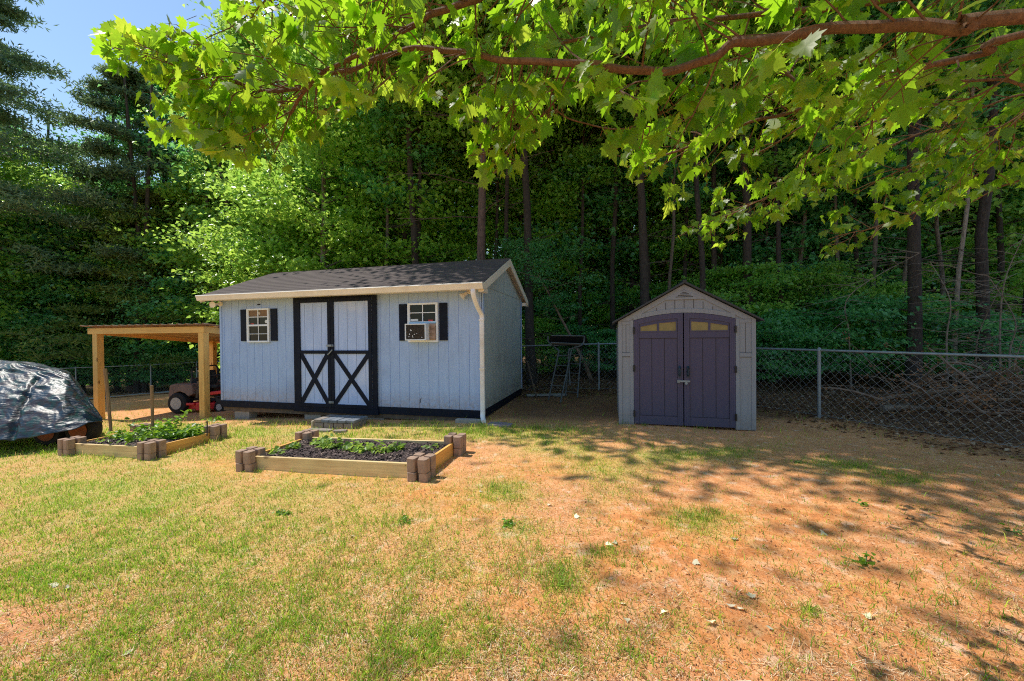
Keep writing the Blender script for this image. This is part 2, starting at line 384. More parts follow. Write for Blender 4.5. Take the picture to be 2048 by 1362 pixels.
# roof
k = N('dark_shingle'); v = k.coords()
bt = k.n('ShaderNodeTexBrick'); k.l(v, bt.inputs['Vector']); bt.inputs['Scale'].default_value = 1; bt.inputs['Brick Width'].default_value = .30; bt.inputs['Row Height'].default_value = .125
bt.inputs['Mortar Size'].default_value = .008; bt.inputs['Color1'].default_value = (.060, .044, .043, 1); bt.inputs['Color2'].default_value = (.10, .075, .072, 1); bt.inputs['Mortar'].default_value = (.02, .016, .015, 1)
f = k.noise(v, 90, 3, .8); c = k.mix(.55, bt.outputs['Color'], k.ramp(f, [(.3, (.02, .016, .016)), (.7, (.17, .13, .125))]), 'MIX'); k.col(c); k.rough(.92); k.bump(f, .5, .004); m_roof = k.m
OV, OVB, OL, OR = .30, .30, .13, .13
sl = (RH - H) / (BD / 2)
rise = lambda y: H + sl * y
ez = H - sl * OV
mb = MB(); th = .05; nrow = 14
for side in (0, 1):
    run = BD / 2 + OV
    for r in range(nrow):
        ya = -OV + run * r / nrow; yb_ = -OV + run * (r + 1) / nrow + .012
        za = rise(ya) + .075 + .005; zb_ = rise(yb_) + .075
        if side: A = [(BD - ya, za), (BD - yb_, zb_), (BD - yb_, zb_ - .02), (BD - ya, za - .02)]
        else: A = [(ya, za), (yb_, zb_), (yb_, zb_ - .02), (ya, za - .02)]
        mb.prism(A if side else A[::-1], 0, -OL - .015, BW + OR + .015)
mb.build('roof', m_roof, shed)
mb = MB()
for side in (0, 1):
    f_ = (lambda y: BD - y) if side else (lambda y: y)
    A = [(f_(-OV), ez), (f_(BD / 2), RH), (f_(BD / 2), RH + .055), (f_(-OV), ez + .055)]
    mb.prism(A, 0, -OL, BW + OR)
mb.build('roof_deck', plain('soffit_paint', (.62, .58, .54), .6, .08, 4), shed)
for xa, xb in ((BW + OR + .002, BW + OR + .024), (-OL - .024, -OL - .002)):
    for side in (0, 1):
        f_ = (lambda y: BD - y) if side else (lambda y: y)
        mb = MB(); mb.prism([(f_(-OV - .01), ez - .085), (f_(BD / 2), RH - .09), (f_(BD / 2), RH + .066), (f_(-OV - .01), ez + .058)], 0, xa, xb)
        mb.build('rake_board', m_cream, shed, bevel=.003)
for y0, y1 in ((-OV + .005, -.016), (BD + .016, BD + OV)):
    mb = MB(); mb.box(BW + .045, BW + OR, y0, y1, ez - .09, ez - .004); mb.build('eave_return', m_cream, shed, bevel=.003)

mb = MB()
gp = [(-OV - .003, ez + .062), (-OV - .105, ez + .062), (-OV - .115, ez + .03), (-OV - .085, ez - .045), (-OV - .003, ez - .055), (-OV - .003, ez - .05), (-OV - .08, ez - .04), (-OV - .105, ez + .03), (-OV - .098, ez + .054), (-OV - .003, ez + .054)]
mb.prism([(-OV - .003, ez + .062), (-OV - .108, ez + .062), (-OV - .115, ez + .045), (-OV - .10, ez + .01), (-OV - .08, ez - .05), (-OV - .003, ez - .055)], 0, -OL - .03, BW + OR + .03)
mb.build('gutter', m_cream, shed, bevel=.004)
mb = MB(); mb.box(-OL, BW + OR, -OV, -.016, ez - .03, ez - .012); mb.build('soffit', m_cream, shed)
# downspout (rectangular section with bends)
def rtube(mb, pts, w, d, bow=True):
    for a, b in zip(pts[:-1], pts[1:]):
        a = Vector(a); b = Vector(b); e = (b - a).normalized() * .012; mb.bar(a - e, b + e, w, d)
ux, uz = FB(956, 580)
dx = BW + .02
mb = MB()
def smoothpts(P_, n=6):
    out = []
    Pv = [Vector(p) for p in P_]
    for i in range(len(Pv) - 1):
        p0 = Pv[max(i - 1, 0)]; p1 = Pv[i]; p2 = Pv[i + 1]; p3 = Pv[min(i + 2, len(Pv) - 1)]
        for k_ in range(n):
            t = k_ / n; out.append(.5 * ((2 * p1) + (-p0 + p2) * t + (2 * p0 - 5 * p1 + 4 * p2 - p3) * t * t + (-p0 + 3 * p1 - 3 * p2 + p3) * t ** 3))
    out.append(Pv[-1]); return out
def ribbon_tube(mb, pts, w, d):      # rounded-rectangle tube, w along local x, d along bend normal
    pts = [Vector(p) for p in pts]; vs = []; n = 8
    for i, p in enumerate(pts):
        t = (pts[min(i + 1, len(pts) - 1)] - pts[max(i - 1, 0)]).normalized(); x = Vector((1, 0, 0)); x = (x - t * x.dot(t)).normalized(); y = t.cross(x)
        for sx, sy in ((-1, -.6), (-.6, -1), (.6, -1), (1, -.6), (1, .6), (.6, 1), (-.6, 1), (-1, .6)): vs.append(p + x * sx * w / 2 + y * sy * d / 2)
    fs = [(i * n + q, i * n + (q + 1) % n, (i + 1) * n + (q + 1) % n, (i + 1) * n + q) for i in range(len(pts) - 1) for q in range(n)] + [tuple(range(n))[::-1], tuple(range(len(vs) - n, len(vs)))]
    mb.add(vs, fs)
pts = [(BW - .02, -OV - .05, ez - .04), (BW - .02, -OV - .05, ez - .14), (BW + .0, -.2, ez - .34), (BW + .03, -.075, ez - .48), (BW + .03, -.07, ez - .65)]
pts2 = smoothpts(pts, 5) + [Vector((BW + .03, -.07, z)) for z in (1.2, .6, .0)] + smoothpts([(BW + .03, -.07, -.02), (BW + .035, -.09, -.08), (BW + .07, -.17, -.125), (BW + .11, -.26, -.14)], 4)
ribbon_tube(mb, pts2, .082, .062)
for z in (1.62, .75): mb.box(BW - .016, BW + .076, -.108, -.03, z, z + .03)
mb.build('downspout', plain('downspout_white', (.86, .86, .88), .35, .05, 4, bump=.04, dirt=(.6, .5, .4)), shed, smooth=True)
# double doors
def rectF(px0, py0, px1, py1):
    a = FB(px0, py0); b = FB(px1, py1); return min(a[0], b[0]), max(a[0], b[0]), min(a[1], b[1]), max(a[1], b[1])
dl, _ = FB(591, 700); dr, _ = FB(756, 700); dm, _ = FB(665.5, 700)
dt = FB(591, 592.5)[1]; db = -.05
ft = .10
mb = MB(); mb.box(dl, dl + ft, -.045, -.0215, db, dt); mb.box(dr - ft, dr, -.045, -.0215, db, dt); mb.box(dl + ft, dr - ft, -.045, -.0215, dt - .075, dt)
mb.box(dl - .03, dr + .02, -.05, -.0225, -.16, db - .002)
mb.build('door_frame', m_navy, shed, bevel=.002)
m_door = plain('pale_blue_door_panel', (.42, .56, .90), .6, .09, 2.5, stretch=(5, 5, .7), bump=.2, dirt=(.62, .68, .9))
cross_z = FB(665, 704)[1]
for k_, (xa, xb) in enumerate(((dl + ft + .004, dm - .003), (dm + .003, dr - ft - .004))):
    zt = dt - .08; zb0 = db + .0
    d = MB(); 
    d.box(xa, xb, -.040, -.0225, zb0, zt); dd = d.build('door', m_door, shed)
    mb = MB(); x = xa + .17
    while x < xb - .08: mb.box(x - .003, x + .003, -.0415, -.0405, zb0 + .1, zt - .1); x += .203
    mb.build('panel_groove', plain('groove_shadow_blue', (.16, .21, .33), .8, .1, 4), dd)
    mb = MB(); s_ = .07
    mb.box(xa, xa + s_, -.062, -.042, zb0, zt); mb.box(xb - s_, xb, -.062, -.042, zb0, zt)
    mb.box(xa + s_, xb - s_, -.061, -.042, zt - s_, zt); mb.box(xa + s_, xb - s_, -.061, -.042, zb0, zb0 + s_); mb.box(xa + s_, xb - s_, -.061, -.042, cross_z - .033, cross_z + .033)
    mb.build('door_rail', m_navy, dd, bevel=.002)
    za, zc = zb0 + s_, cross_z - .033; x0, x1 = xa + s_, xb - s_
    for s2 in (0, 1):
        mb = MB(); w2 = .031 / abs(math.cos(math.atan2(zc - za, x1 - x0)))
        yq = -.057 + .003 * s2
        pl = [(x0, za), (x0 + w2, za), (x1, zc - w2 * 1.4), (x1, zc), (x1 - w2, zc), (x0, za + w2 * 1.4)]
        if s2: pl = [(x0 + x1 - a, b) for a, b in pl][::-1]
        mb.prism(pl, 1, yq, -.042); mb.build('cross_brace', m_navy, dd)
mb = MB(); hz = FB(665, 691)[1]; mb.box(dm - .09, dm + .07, -.075, -.0625, hz - .02, hz + .02); mb.cyl((dm + .03, -.085, hz), (0, 1, 0), .015, .03, 12)
mb.build('hasp', m_metal, shed)
hz = FB(668, 704)[1]; mb = MB(); mb.tube([(dm - .06, -.075, hz - .05), (dm, -.10, hz - .02), (dm + .06, -.085, hz + .05)], .013, 8); mb.build('door_handle', m_metal, shed, smooth=True)
hz = FB(665, 803)[1]; mb = MB(); mb.box(dm - .05, dm + .06, -.075, -.0625, hz - .025, hz + .02); mb.tube([(dm + .02 + .02 * math.cos(a), -.085, hz + .02 * math.sin(a)) for a in np.linspace(0, 6.28, 12)], .005, 6); mb.build('lower_latch', m_metal, shed)
# windows
def window(px0, py0, px1, py1, top_mat, label, ac=False):
    x0, x1, z0, z1 = rectF(px0, py0, px1, py1)
    w_ = MB(); t = .035
    w_.box(x0, x0 + t, -.05, -.001, z0, z1); w_.box(x1 - t, x1, -.05, -.001, z0, z1); w_.box(x0 + t, x1 - t, -.05, -.001, z1 - t, z1); w_.box(x0 + t, x1 - t, -.056, -.001, z0, z0 + t)
    W = w_.build('window', m_white, shed, bevel=.003); W['label'] = label
    zm = z0 + (z1 - z0) * .5
    mb = MB(); mb.box(x0 + t, x1 - t, -.046, -.02, zm - .016, zm + .02)
    xm = (x0 + x1) / 2
    zc = (zm + z1) / 2
    a, b = x0 + t, x1 - t
    mb.box(xm - .009, xm + .009, -.040, -.024, zm + .02, z1 - t); mb.box(a, xm - .0095, -.039, -.024, zc - .008, zc + .008); mb.box(xm + .0095, b, -.039, -.024, zc - .008, zc + .008)
    for q in (a, b - .014): mb.box(q, q + .014, -.042, -.022, z0 + t, z1 - t)
    if not ac:
        zc2 = (z0 + zm) / 2
        mb.box(xm - .007, xm + .007, -.032, -.018, z0 + t, zm - .016); mb.box(a + .014, xm - .0075, -.031, -.018, zc2 - .006, zc2 + .006); mb.box(xm + .0075, b - .014, -.031, -.018, zc2 - .006, zc2 + .006)
    mb.build('sash', m_white, W, bevel=.002)
    mb = MB(); mb.box(a + .014, b - .014, -.021, -.012, zc, z1 - t); 
    mb.build('pane', top_mat, W)
    mb = MB(); mb.box(a + .014, b - .014, -.0205, -.0125, z0 + t, zc - .0005); mb.build('pane', m_glass, W)
    for q0, q1 in ((x0 - .16 - .03, x0 - .03), (x1 + .02, x1 + .18)):
        mb = MB(); mb.box(q0, q1, -.024, -.001, z0 + .03, z1 - .01)
        mb.build('shutter', m_navy, shed, bevel=.003)
    return W, x0, x1, z0, z1, zm, zc, xm
m_red = plain('red_sticker', (.62, .06, .05), .5, .1, 30, bump=0)
m_wst = plain('white_sticker', (.75, .8, .82), .5, .05, 30, bump=0)
W, x0, x1, z0, z1, zm, zc, xm = window(496.5, 618, 542, 684.5, m_brownglass, 'left window with brown upper panes')
mb = MB(); mb.box(x0 + .09, x0 + .17, -.0245, -.0215, zm + .025, zm + .045); mb.build('sticker', m_red, W)
mb = MB(); mb.cyl((x1 - .09, -.0235, zm + .08), (0, 1, 0), .035, .003, 16); mb.build('sticker', m_wst, W)
mb = MB(); mb.cyl((xm + .02, -.0232, zc + .075), (0, 1, 0), .032, .003, 16); mb.build('sticker', plain('faded_sticker', (.5, .42, .34), .6), W)
W, x0, x1, z0, z1, zm, zc, xm = window(817, 607, 878, 684, m_glass, 'right window with an air conditioner in its lower half', ac=True)
mb = MB(); mb.box(x1 - .20, x1 - .11, -.0245, -.0215, zm + .025, zm + .05); mb.build('sticker', m_red, W)
mb = MB(); mb.prism([(x0 + .06 + .018 * 0, zm + .03), (x0 + .2, zm + .03), (x0 + .215, zm + .048), (x0 + .2, zm + .068), (x0 + .06, zm + .068), (x0 + .045, zm + .048)], 1, -.0245, -.0215); mb.build('sticker', m_wst, W)
# vent slot, floodlights
vx, vz = FB(518, 609); mb = MB(); mb.box(vx - .035, vx + .035, -.012, -.001, vz - .01, vz + .01); mb.build('name_plate', m_navy, shed)
def flood(x, z, dirs):
    mb = MB(); mb.cyl((x, -.02, z), (0, 1, 0), .05, .03, 16)
    F_ = mb.build('floodlight', m_cream, shed, smooth=True)
    for d in dirs:
        d = Vector(d).normalized(); mb = MB(); b = Vector((x, -.04, z)) + d * .05
        mb.tube([(x, -.02, z), b], .014, 8); mb.lathe(b, d, [(0, .025), (.06, .034), (.12, .065), (.125, .068), (.12, .06), (.118, .02)], 16); mb.build('lamp_head', m_cream, F_, smooth=True)
fx, fz = FB(431, 606); flood(.03, FB(445, 608)[1], [(-.9, -.45, -.15), (.1, -.9, -.15)])
fx, fz = FB(940, 583); flood(fx, fz, [(-.7, -.4, -.6)])
# scuff mark / cable
mb = MB(); sx, sz = FB(840, 806); mb.tube([(sx, -.006, sz), (sx + .015, -.007, sz + .04), (sx + .01, -.006, sz + .07), (sx + .03, -.006, sz + .10)], .004, 5); mb.build('cable_stub', m_navy, shed)

# air conditioner in the window (a thing of its own)
M_b = Matrix.Translation(BL) @ Matrix.Rotation(BA, 4, 'Z')
ac = empty('air_conditioner', M_b @ Vector((x0 + .04, -.05, z0 + .035)), BA, label='white window air conditioner with a bent rear coil in the right shed window', cat='air conditioner')
aw, ah = (x1 - x0) - .08, (zm - z0) - .06
m_coil = plain('worn_aluminium_coil', (.10, .085, .075), .5, .5, 40, metal=.4)
mb = MB(); cw = aw * .78
mb.box(0, cw, -.17, .028, ah - .02, ah); mb.box(0, cw, -.17, .028, 0, .02); mb.box(0, .02, -.17, .028, .02, ah - .02); mb.box(cw - .02, cw, -.17, .028, .02, ah - .02)
mb.build('housing', m_white, ac, bevel=.003)
mb = MB(); mb.box(.02, cw - .02, -.15, .02, .02, ah - .02)
for i in range(26): x = .028 + i * (cw - .06) / 25; mb.box(x, x + .003, -.16, -.151, .022, ah - .022)
mb.build('coil', m_coil, ac)
for i in range(9):
    a = random.uniform(.05, cw - .08); b = random.uniform(.04, ah - .06); mb = MB(); mb.prism([(a, b), (a + random.uniform(.006, .02), b + .004), (a + random.uniform(.004, .03), b + random.uniform(.01, .04)), (a - .002, b + .012)], 1, -.163, -.1605); mb.build('bent_fin', m_white, ac)
mb = MB(); 
for i in range(12): z = .02 + i * (ah - .04) / 12; mb.box(cw + .002, aw, -.03, .02, z, z + .012)
mb.box(cw + .002, aw, -.012, .024, .0, ah); mb.build('side_curtain', plain('pleated_beige_curtain', (.42, .30, .24), .7), ac)
mb = MB(); mb.box(-.0, aw, -.02, .03, ah + .004, ah + .03); mb.build('top_rail', plain('blue_rail', (.25, .5, .75), .4), ac)

# support blocks under the shed
m_cmu = plain('grey_concrete_block', (.34, .32, .29), .95, .18, 10, bump=.5, dirt=(.22, .2, .17))
m_brownblk = plain('brown_tinted_concrete_block', (.38, .25, .18), .9, .22, 9, bump=.5, dirt=(.20, .13, .10))
def block(name, loc, rz, sx, sy, sz, label, grp, mat=m_cmu, cat='concrete block'):
    mb = MB()
    # hollow block: outer shell with two cores
    t = .03; nx_ = [(-sx / 2, -sx / 2 + t), (-t / 2, t / 2), (sx / 2 - t, sx / 2)]
    for a, b in nx_: mb.box(a, b, -sy / 2 + t, sy / 2 - t, 0, sz)
    mb.box(-sx / 2, sx / 2, -sy / 2, -sy / 2 + t, 0, sz); mb.box(-sx / 2, sx / 2, sy / 2 - t, sy / 2, 0, sz)
    o = mb.build(name, mat, None, bevel=.006); o.location = loc; o.rotation_euler.z = rz
    return tag(o, label, cat, grp)
sup = [(480, 'pale support block under the left end of the blue shed'), (622, 'support block under the shed left of the paver step'), (747, 'support block under the shed right of the paver step'), (900, 'low support block under the shed near the downspout')]
for i, (px, lb) in enumerate(sup):
    u, _ = FB(px, 820); p = M_b @ Vector((u, .12 + .02, 0)); top = zb - .235
    g0 = T(p.x, p.y) - .03
    block('concrete_block', (p.x, p.y, max(g0, top - .19) if i < 3 else g0 - .1), BA, .40, .2, top - max(g0, top - .19) if i < 3 else top - g0 + .095, lb, 'blocks under the blue shed')
for j, (u, v_) in enumerate(((BW - .25, .8), (BW - .22, 1.9), (BW - .2, 2.85))):
    p = M_b @ Vector((u, v_, 0)); g0 = T(p.x, p.y) - .03
    block('concrete_block', (p.x, p.y, g0), BA + R(90), .40, .2, zb - .24 - g0, ['first', 'middle', 'rearmost'][j] + ' low block under the shed end wall, counted from the downspout', 'blocks under the blue shed')
# paver step in front of the doors
m_pav = plain('worn_concrete_paver', (.26, .22, .19), .9, .25, 8, bump=.5, dirt=(.2, .17, .15))
m_pavg = plain('blue_grey_paver', (.16, .18, .21), .9, .25, 8, bump=.5)
st = empty('paver_step', G(627, 856), BA + R(2), label='low step stacked from worn concrete pavers before the shed doors', cat='step')
for i in range(5):
    mb = MB(); x = i * .165 + random.uniform(-.004, .004); mb.box(0, .155, random.uniform(-.015, .015), .42 + random.uniform(-.03, .03), .105, .15 + random.uniform(0, .012), Matrix.Translation((x, 0, 0)) @ Matrix.Rotation(random.uniform(-.04, .04), 4, 'Z')); mb.build('paver', m_pavg if i > 0 else m_pav, st, bevel=.01)
for i in range(4):
    mb = MB(); x = i * .20; mb.box(x + .005, x + .19, 0.01, .42, -.04, .10); mb.build('base_block', m_pav, st, bevel=.012)
mb = MB(); mb.box(-.06, -.008, -.0, .40, -.03, .13); mb.build('edging_stone', plain('pale_stone', (.46, .38, .28), .95, .2, 8, bump=.5), st, bevel=.02)
def slab(px, py, sx, sy, rz, label, mat=m_pav, name='stepping_stone', h=.035, grp=None):
    p = G(px, py); mb = MB(); pl = []
    for a in range(10):
        an = 2 * math.pi * a / 10; q = (abs(math.cos(an)) ** 6 + abs(math.sin(an)) ** 6) ** (-1 / 6); pl.append((math.cos(an) * q * sx / 2 * random.uniform(.93, 1), math.sin(an) * q * sy / 2 * random.uniform(.93, 1)))
    mb.prism(pl, 2, -.02, h); o = mb.build(name, mat, None, bevel=.006); o.location = p; o.rotation_euler.z = rz; return tag(o, label, 'paving slab', grp)
slab(640, 862, .50, .16, BA, 'flat pinkish slab lying before the paver step')
slab(680, 864, .24, .12, BA + .3, 'small flat stone right of the pinkish slab')
slab(1000, 851, .42, .24, BA - .1, 'flat purplish slab on the grass under the downspout outlet', plain('purple_slab', (.28, .22, .26), .8, .2))
slab(938, 845, .50, .14, BA, 'long grey stone edging lying left of the downspout outlet', m_cmu, 'edging_stone', .06)

# ================================================================== PLASTIC SHED
PL, PR = at(1237, 6.5), at(1511, 6.0); PL.z = PR.z = .0
PA, PW = frame2(PL, PR); PL.z = min(T(PL.x, PL.y), T(PR.x, PR.y)) + .01
FQ = lambda px, py: onfront(px, py, PL, PA)
PH = FQ(1374, 640)[1]; PZ = FQ(1360, 569)[1]; PD = 2.0
foot((PL.x - .05, PL.y), PA, PW + .1, PD)
m_taupe = plain('taupe_resin_wall', (.26, .282, .335), .6, .06, 3, bump=.12, stretch=(8, 8, .6), splash_sheen=((.20, .17, .15), .3))
m_plum = plain('plum_brown_resin_door', (.062, .056, .125), .5, .08, 3, bump=.15, stretch=(8, 8, .6), splash_sheen=((.05, .06, .11), .7))  # bluish reflection painted into the lower part of the doors
m_blk = plain('black_plastic', (.012, .012, .014), .45, .2, 10, bump=.05)
m_line = plain('dark_joint', (.09, .085, .09), .8, .1, 4, bump=0)
m_linep = plain('dark_door_joint', (.022, .018, .032), .7, .1, 4, bump=0)
ps = empty('resin_shed', PL, PA, label='taupe plastic storage shed with plum double doors and peaked roof', cat='shed')
doorL, doorR, doorM = FQ(1268, 740)[0], FQ(1470.5, 740)[0], FQ(1367, 740)[0]
apex = FQ(1362, 600)[0]; apex = PW / 2 - .0
hz_side = FQ(1268, 641)[1]; hz_mid = FQ(1367, 626)[1]
def arch(x, off=0.0):
    t = (x - (doorL + doorR) / 2) / ((doorR - doorL) / 2); return hz_mid + off - (hz_mid - hz_side) * t * t
eaveL = FQ(1237, 645)[1]; 
def roofz(x): return PH + (PZ - PH) * (1 - abs(x - PW / 2) / (PW / 2))
mb = MB()
mb.box(0, doorL - .003, 0, .05, 0, PH); mb.box(doorR + .003, PW, 0, .05, 0, PH)
xs = np.linspace(doorL - .003, doorR + .003, 25)
for a, b in zip(xs[:-1], xs[1:]):
    mb.prism([(a, arch(min(max(a, doorL), doorR)) + .004), (b, arch(min(max(b, doorL), doorR)) + .004), (b, roofz(b)), (a, roofz(a))], 1, 0, .05)
mb.prism([(0, PH), (doorL - .003, PH), (doorL - .003, roofz(doorL))], 1, 0, .05); mb.prism([(doorR + .003, PH), (PW, PH), (doorR + .003, roofz(doorR))], 1, 0, .05)
mb.box(0, .05, .05, PD, 0, PH); mb.box(PW - .05, PW, .05, PD, 0, PH); mb.box(.05, PW - .05, PD - .05, PD, 0, PH); mb.prism([(0.05, PH), (PW - .05, PH), (PW / 2, PZ - .03)], 1, PD - .05, PD)
mb.build('wall', m_taupe, ps)
# trim around: raised border, gable band, arch moulding
mb = MB()
for s_ in (0, 1):
    mir = (lambda x: x) if not s_ else (lambda x: PW - x)
    pl = [(mir(-.0), PH - .0), (mir(PW / 2), PZ), (mir(PW / 2), PZ - .085), (mir(.17), PH)]
    mb.prism(pl, 1, -.016, -.001)
mb.box(-.004, .055, -.013, -.001, 0, PH - .001); mb.box(PW - .055, PW + .004, -.013, -.001, 0, PH - .001)
for a, b in zip(xs[:-1], xs[1:]):
    mb.prism([(a, arch(a) + .004), (b, arch(b) + .004), (b, arch(b) + .075), (a, arch(a) + .075)], 1, -.015, -.001)
mb.box(doorL - .06, doorL - .006, -.012, -.001, 0, hz_side); mb.box(doorR + .006, doorR + .06, -.012, -.001, 0, hz_side)
z1_ = PH * .66
for a, b in ((.056, doorL - .061), (doorR + .061, PW - .056)): mb.box(a, b, -.010, -.001, z1_, z1_ + .06); mb.box(a, b, -.010, -.001, PH - .06, PH - .004)
mb.prism([(apex - .30, PZ - .245), (apex + .30, PZ - .245), (apex + .30, PZ - .225), (apex, PZ - .09), (apex - .30, PZ - .225)], 1, -.02, -.001)
mb.build('trim', m_taupe, ps, bevel=.003)
mb = MB()
for a, b in ((.056, doorL - .061), (doorR + .061, PW - .056)):
    c_ = (a + b) / 2
    mb.box(c_ - .003, c_ + .003, -.003, -.001, z1_ + .06, PH - .06)
    mb.box(a, b, -.0105, -.0005, z1_ - .006, z1_ - .001); mb.box(a, b, -.0115, -.0005, z1_ + .061, z1_ + .066)
for i in range(9):
    x = PW / 2 - .56 + i * .14; zt = min(roofz(x) - .13, PZ - .25)
    mb.box(x - .004, x + .004, -.004, -.001, arch(x) + .078, max(zt, arch(x) + .08))
mb.build('panel_groove', m_line, ps)
mb = MB()
for i in range(4): hw = .13 * (i + 1) / 4; mb.box(apex - hw, apex + hw, -.024, -.019, PZ - .135 - i * .024, PZ - .126 - i * .024)
mb.build('gable_vent', m_blk, ps)
# roof panels
mb = MB(); q = (PZ - PH) / (PW / 2)
for s_ in (0, 1):
    mir = (lambda x: x) if not s_ else (lambda x: PW - x)
    pl = [(mir(-.10), PH - .10 * q + .012), (mir(PW / 2), PZ + .012), (mir(PW / 2), PZ + .05), (mir(-.10), PH - .10 * q + .045)]
    mb.prism(pl, 1, -.07, PD + .05)
mb.box(PW / 2 - .03, PW / 2 + .03, -.075, PD + .055, PZ + .03, PZ + .065)
mb.build('roof', plain('charcoal_resin_roof', (.03, .035, .045), .5, .2, 5, stretch=(1, 6, 6)), ps, bevel=.006)
# doors
for s_, (xa, xb) in enumerate(((doorL, doorM - .008), (doorM + .008, doorR))):
    mb = MB(); xs2 = np.linspace(xa, xb, 13)
    for a, b in zip(xs2[:-1], xs2[1:]):
        mb.prism([(a, .03), (b, .03), (b, arch(b)), (a, arch(a))], 1, -.004, .035)
    D_ = mb.build('door', m_plum, ps)
    st_ = .085
    ia, ib = xa + st_, xb - st_; zwin0 = FQ(1300, 664)[1]; zp = zwin0 - .10
    mb = MB()
    for a, b in ((xa, ia), (ib, xb)):
        ys = np.linspace(a, b, 4)
        for c_, d_ in zip(ys[:-1], ys[1:]): mb.prism([(c_, .03), (d_, .03), (d_, arch(d_) - .001), (c_, arch(c_) - .001)], 1, -.016, -.0045)
    ys = np.linspace(ia, ib, 9)
    for c_, d_ in zip(ys[:-1], ys[1:]): mb.prism([(c_, arch(c_) - .085), (d_, arch(d_) - .085), (d_, arch(d_) - .001), (c_, arch(c_) - .001)], 1, -.016, -.0045)
    mb.box(ia, ib, -.016, -.0045, .03, .17); mb.box(ia, ib, -.015, -.0045, zp, zwin0)
    mb.build('door_rail', m_plum, D_, bevel=.002)
    mb = MB()
    for j in (1, 2): x = ia + (ib - ia) * j / 3; mb.box(x - .004, x + .004, -.0065, -.0045, .175, zp - .006)
    mb.box(ia, ib, -.0165, -.0045, .171, .176); mb.box(ia, ib, -.0155, -.0045, zp - .006, zp - .001); mb.box(ia - .005, ia, -.0172, -.0045, .03, arch(ia) - .09); mb.box(ib, ib + .005, -.0172, -.0045, .03, arch(ib) - .09)
    mb.build('door_joint', m_linep, D_)
    xm_ = (ia + ib) / 2
    for a, b in ((ia + .02, xm_ - .015), (xm_ + .015, ib - .02)):
        zt_a, zt_b = arch(a) - .135, arch(b) - .135; za_ = zwin0 + .015
        mb = MB(); t = .016
        mb.prism([(a - t, za_ - t), (b + t, za_ - t), (b + t, za_), (a - t, za_)], 1, -.02, -.0045)
        mb.prism([(a - t, zt_a), (b + t, zt_b), (b + t, zt_b + t), (a - t, zt_a + t)], 1, -.02, -.0045)
        mb.prism([(a - t, za_), (a, za_), (a, zt_a), (a - t, zt_a)], 1, -.02, -.0045); mb.prism([(b, za_), (b + t, za_), (b + t, zt_b), (b, zt_b)], 1, -.02, -.0045)
        Wn = mb.build('window', m_plum, D_)
        mb = MB(); mb.prism([(a, za_), (b, za_), (b, zt_b), (a, zt_a)], 1, -.0075, -.0048)
        mb.build('pane', plain('yellowed_window_pane', (.24, .19, .07), .25, .25, 5, bump=0), Wn)
    hx = xb - .055 if s_ == 0 else xa + .055; hz_ = FQ(1367, 742)[1]
    mb = MB(); mb.tube([(hx, -.018, hz_ + .07), (hx, -.05, hz_ + .05), (hx, -.055, hz_), (hx, -.05, hz_ - .05), (hx, -.018, hz_ - .075)], [.018, .017, .016, .015, .014], 10)
    mb.box(hx - .02, hx + .02, -.024, -.0165, hz_ - .10, hz_ + .085); mb.build('handle', plain('dark_blue_handle', (.02, .045, .08), .4), D_, smooth=True)
    hx = xa if s_ == 0 else xb
    for hz_ in (.2, .95, 1.58):
        mb = MB(); mb.box(hx - .014, hx + .014, -.035, -.0165, hz_ - .05, hz_ + .05); mb.cyl((hx, -.035, hz_), (0, 0, 1), .011, .11, 10); mb.build('hinge', m_blk, D_)
zl = FQ(1367, 762)[1]
mb = MB(); mb.box(doorM - .09, doorM + .09, -.045, -.0365, zl - .014, zl + .014); mb.box(doorM - .10, doorM - .06, -.036, -.017, zl - .03, zl + .02); mb.cyl((doorM + .03, -.055, zl - .03), (0, 1, 0), .022, .02, 12); mb.build('hasp', m_metal, ps)

# ================================================================== CARPORT
m_pine0 = woodmat('new_pine_x', (.86, .52, .15), (.66, .34, .08), 0); m_pine1 = woodmat('new_pine_z', (.86, .52, .15), (.66, .34, .08), 2)
m_pine2 = woodmat('new_pine_y', (.86, .52, .15), (.66, .34, .08), 1)
A_ = at(407, 8.76); B_ = at(196, 9.3); 
ca, cl = frame2(B_, A_)
cp = empty('lean_to_carport', (B_.x, B_.y, 0), ca, label='open pine lean-to carport with ribbed metal roof left of the blue shed', cat='carport')
cdp = 2.92; ztF, ztB = 1.80, 1.52
def cw_(x, y): p = Matrix.Rotation(ca, 3, 'Z') @ Vector((x, y, 0)); return p.x + B_.x, p.y + B_.y
for i, (x, y, zt) in enumerate(((0, 0, ztF), (cl, 0, ztF), (0.02, cdp, ztB), (cl, cdp, ztB))):
    X, Y = cw_(x, y); mb = MB(); mb.box(x - .07, x + .07, y - .07, y + .07, T(X, Y) - .1, zt - .148); mb.build('post', m_pine1, cp, bevel=.006)
mb = MB(); mb.box(-.20, cl + .09, -.075, -.036, ztF - .147, ztF - .01); mb.build('front_beam', m_pine0, cp, bevel=.004)
mb = MB(); mb.box(-.20, cl + .09, cdp + .036, cdp + .075, ztB - .147, ztB - .01); mb.build('rear_beam', m_pine0, cp, bevel=.004)
sl2 = (ztB - ztF) / cdp
for x in (-.18, .0 + cl * .25, cl * .5, cl * .75, cl + .065):
    mb = MB(); z = lambda y: ztF + sl2 * y
    mb.prism([(-.035, z(-.035) - .145), (cdp + .035, z(cdp + .035) - .145), (cdp + .035, z(cdp) - .012), (-.035, z(-.035) - .012)], 0, x - .019, x + .019); mb.build('rafter', m_pine2, cp)
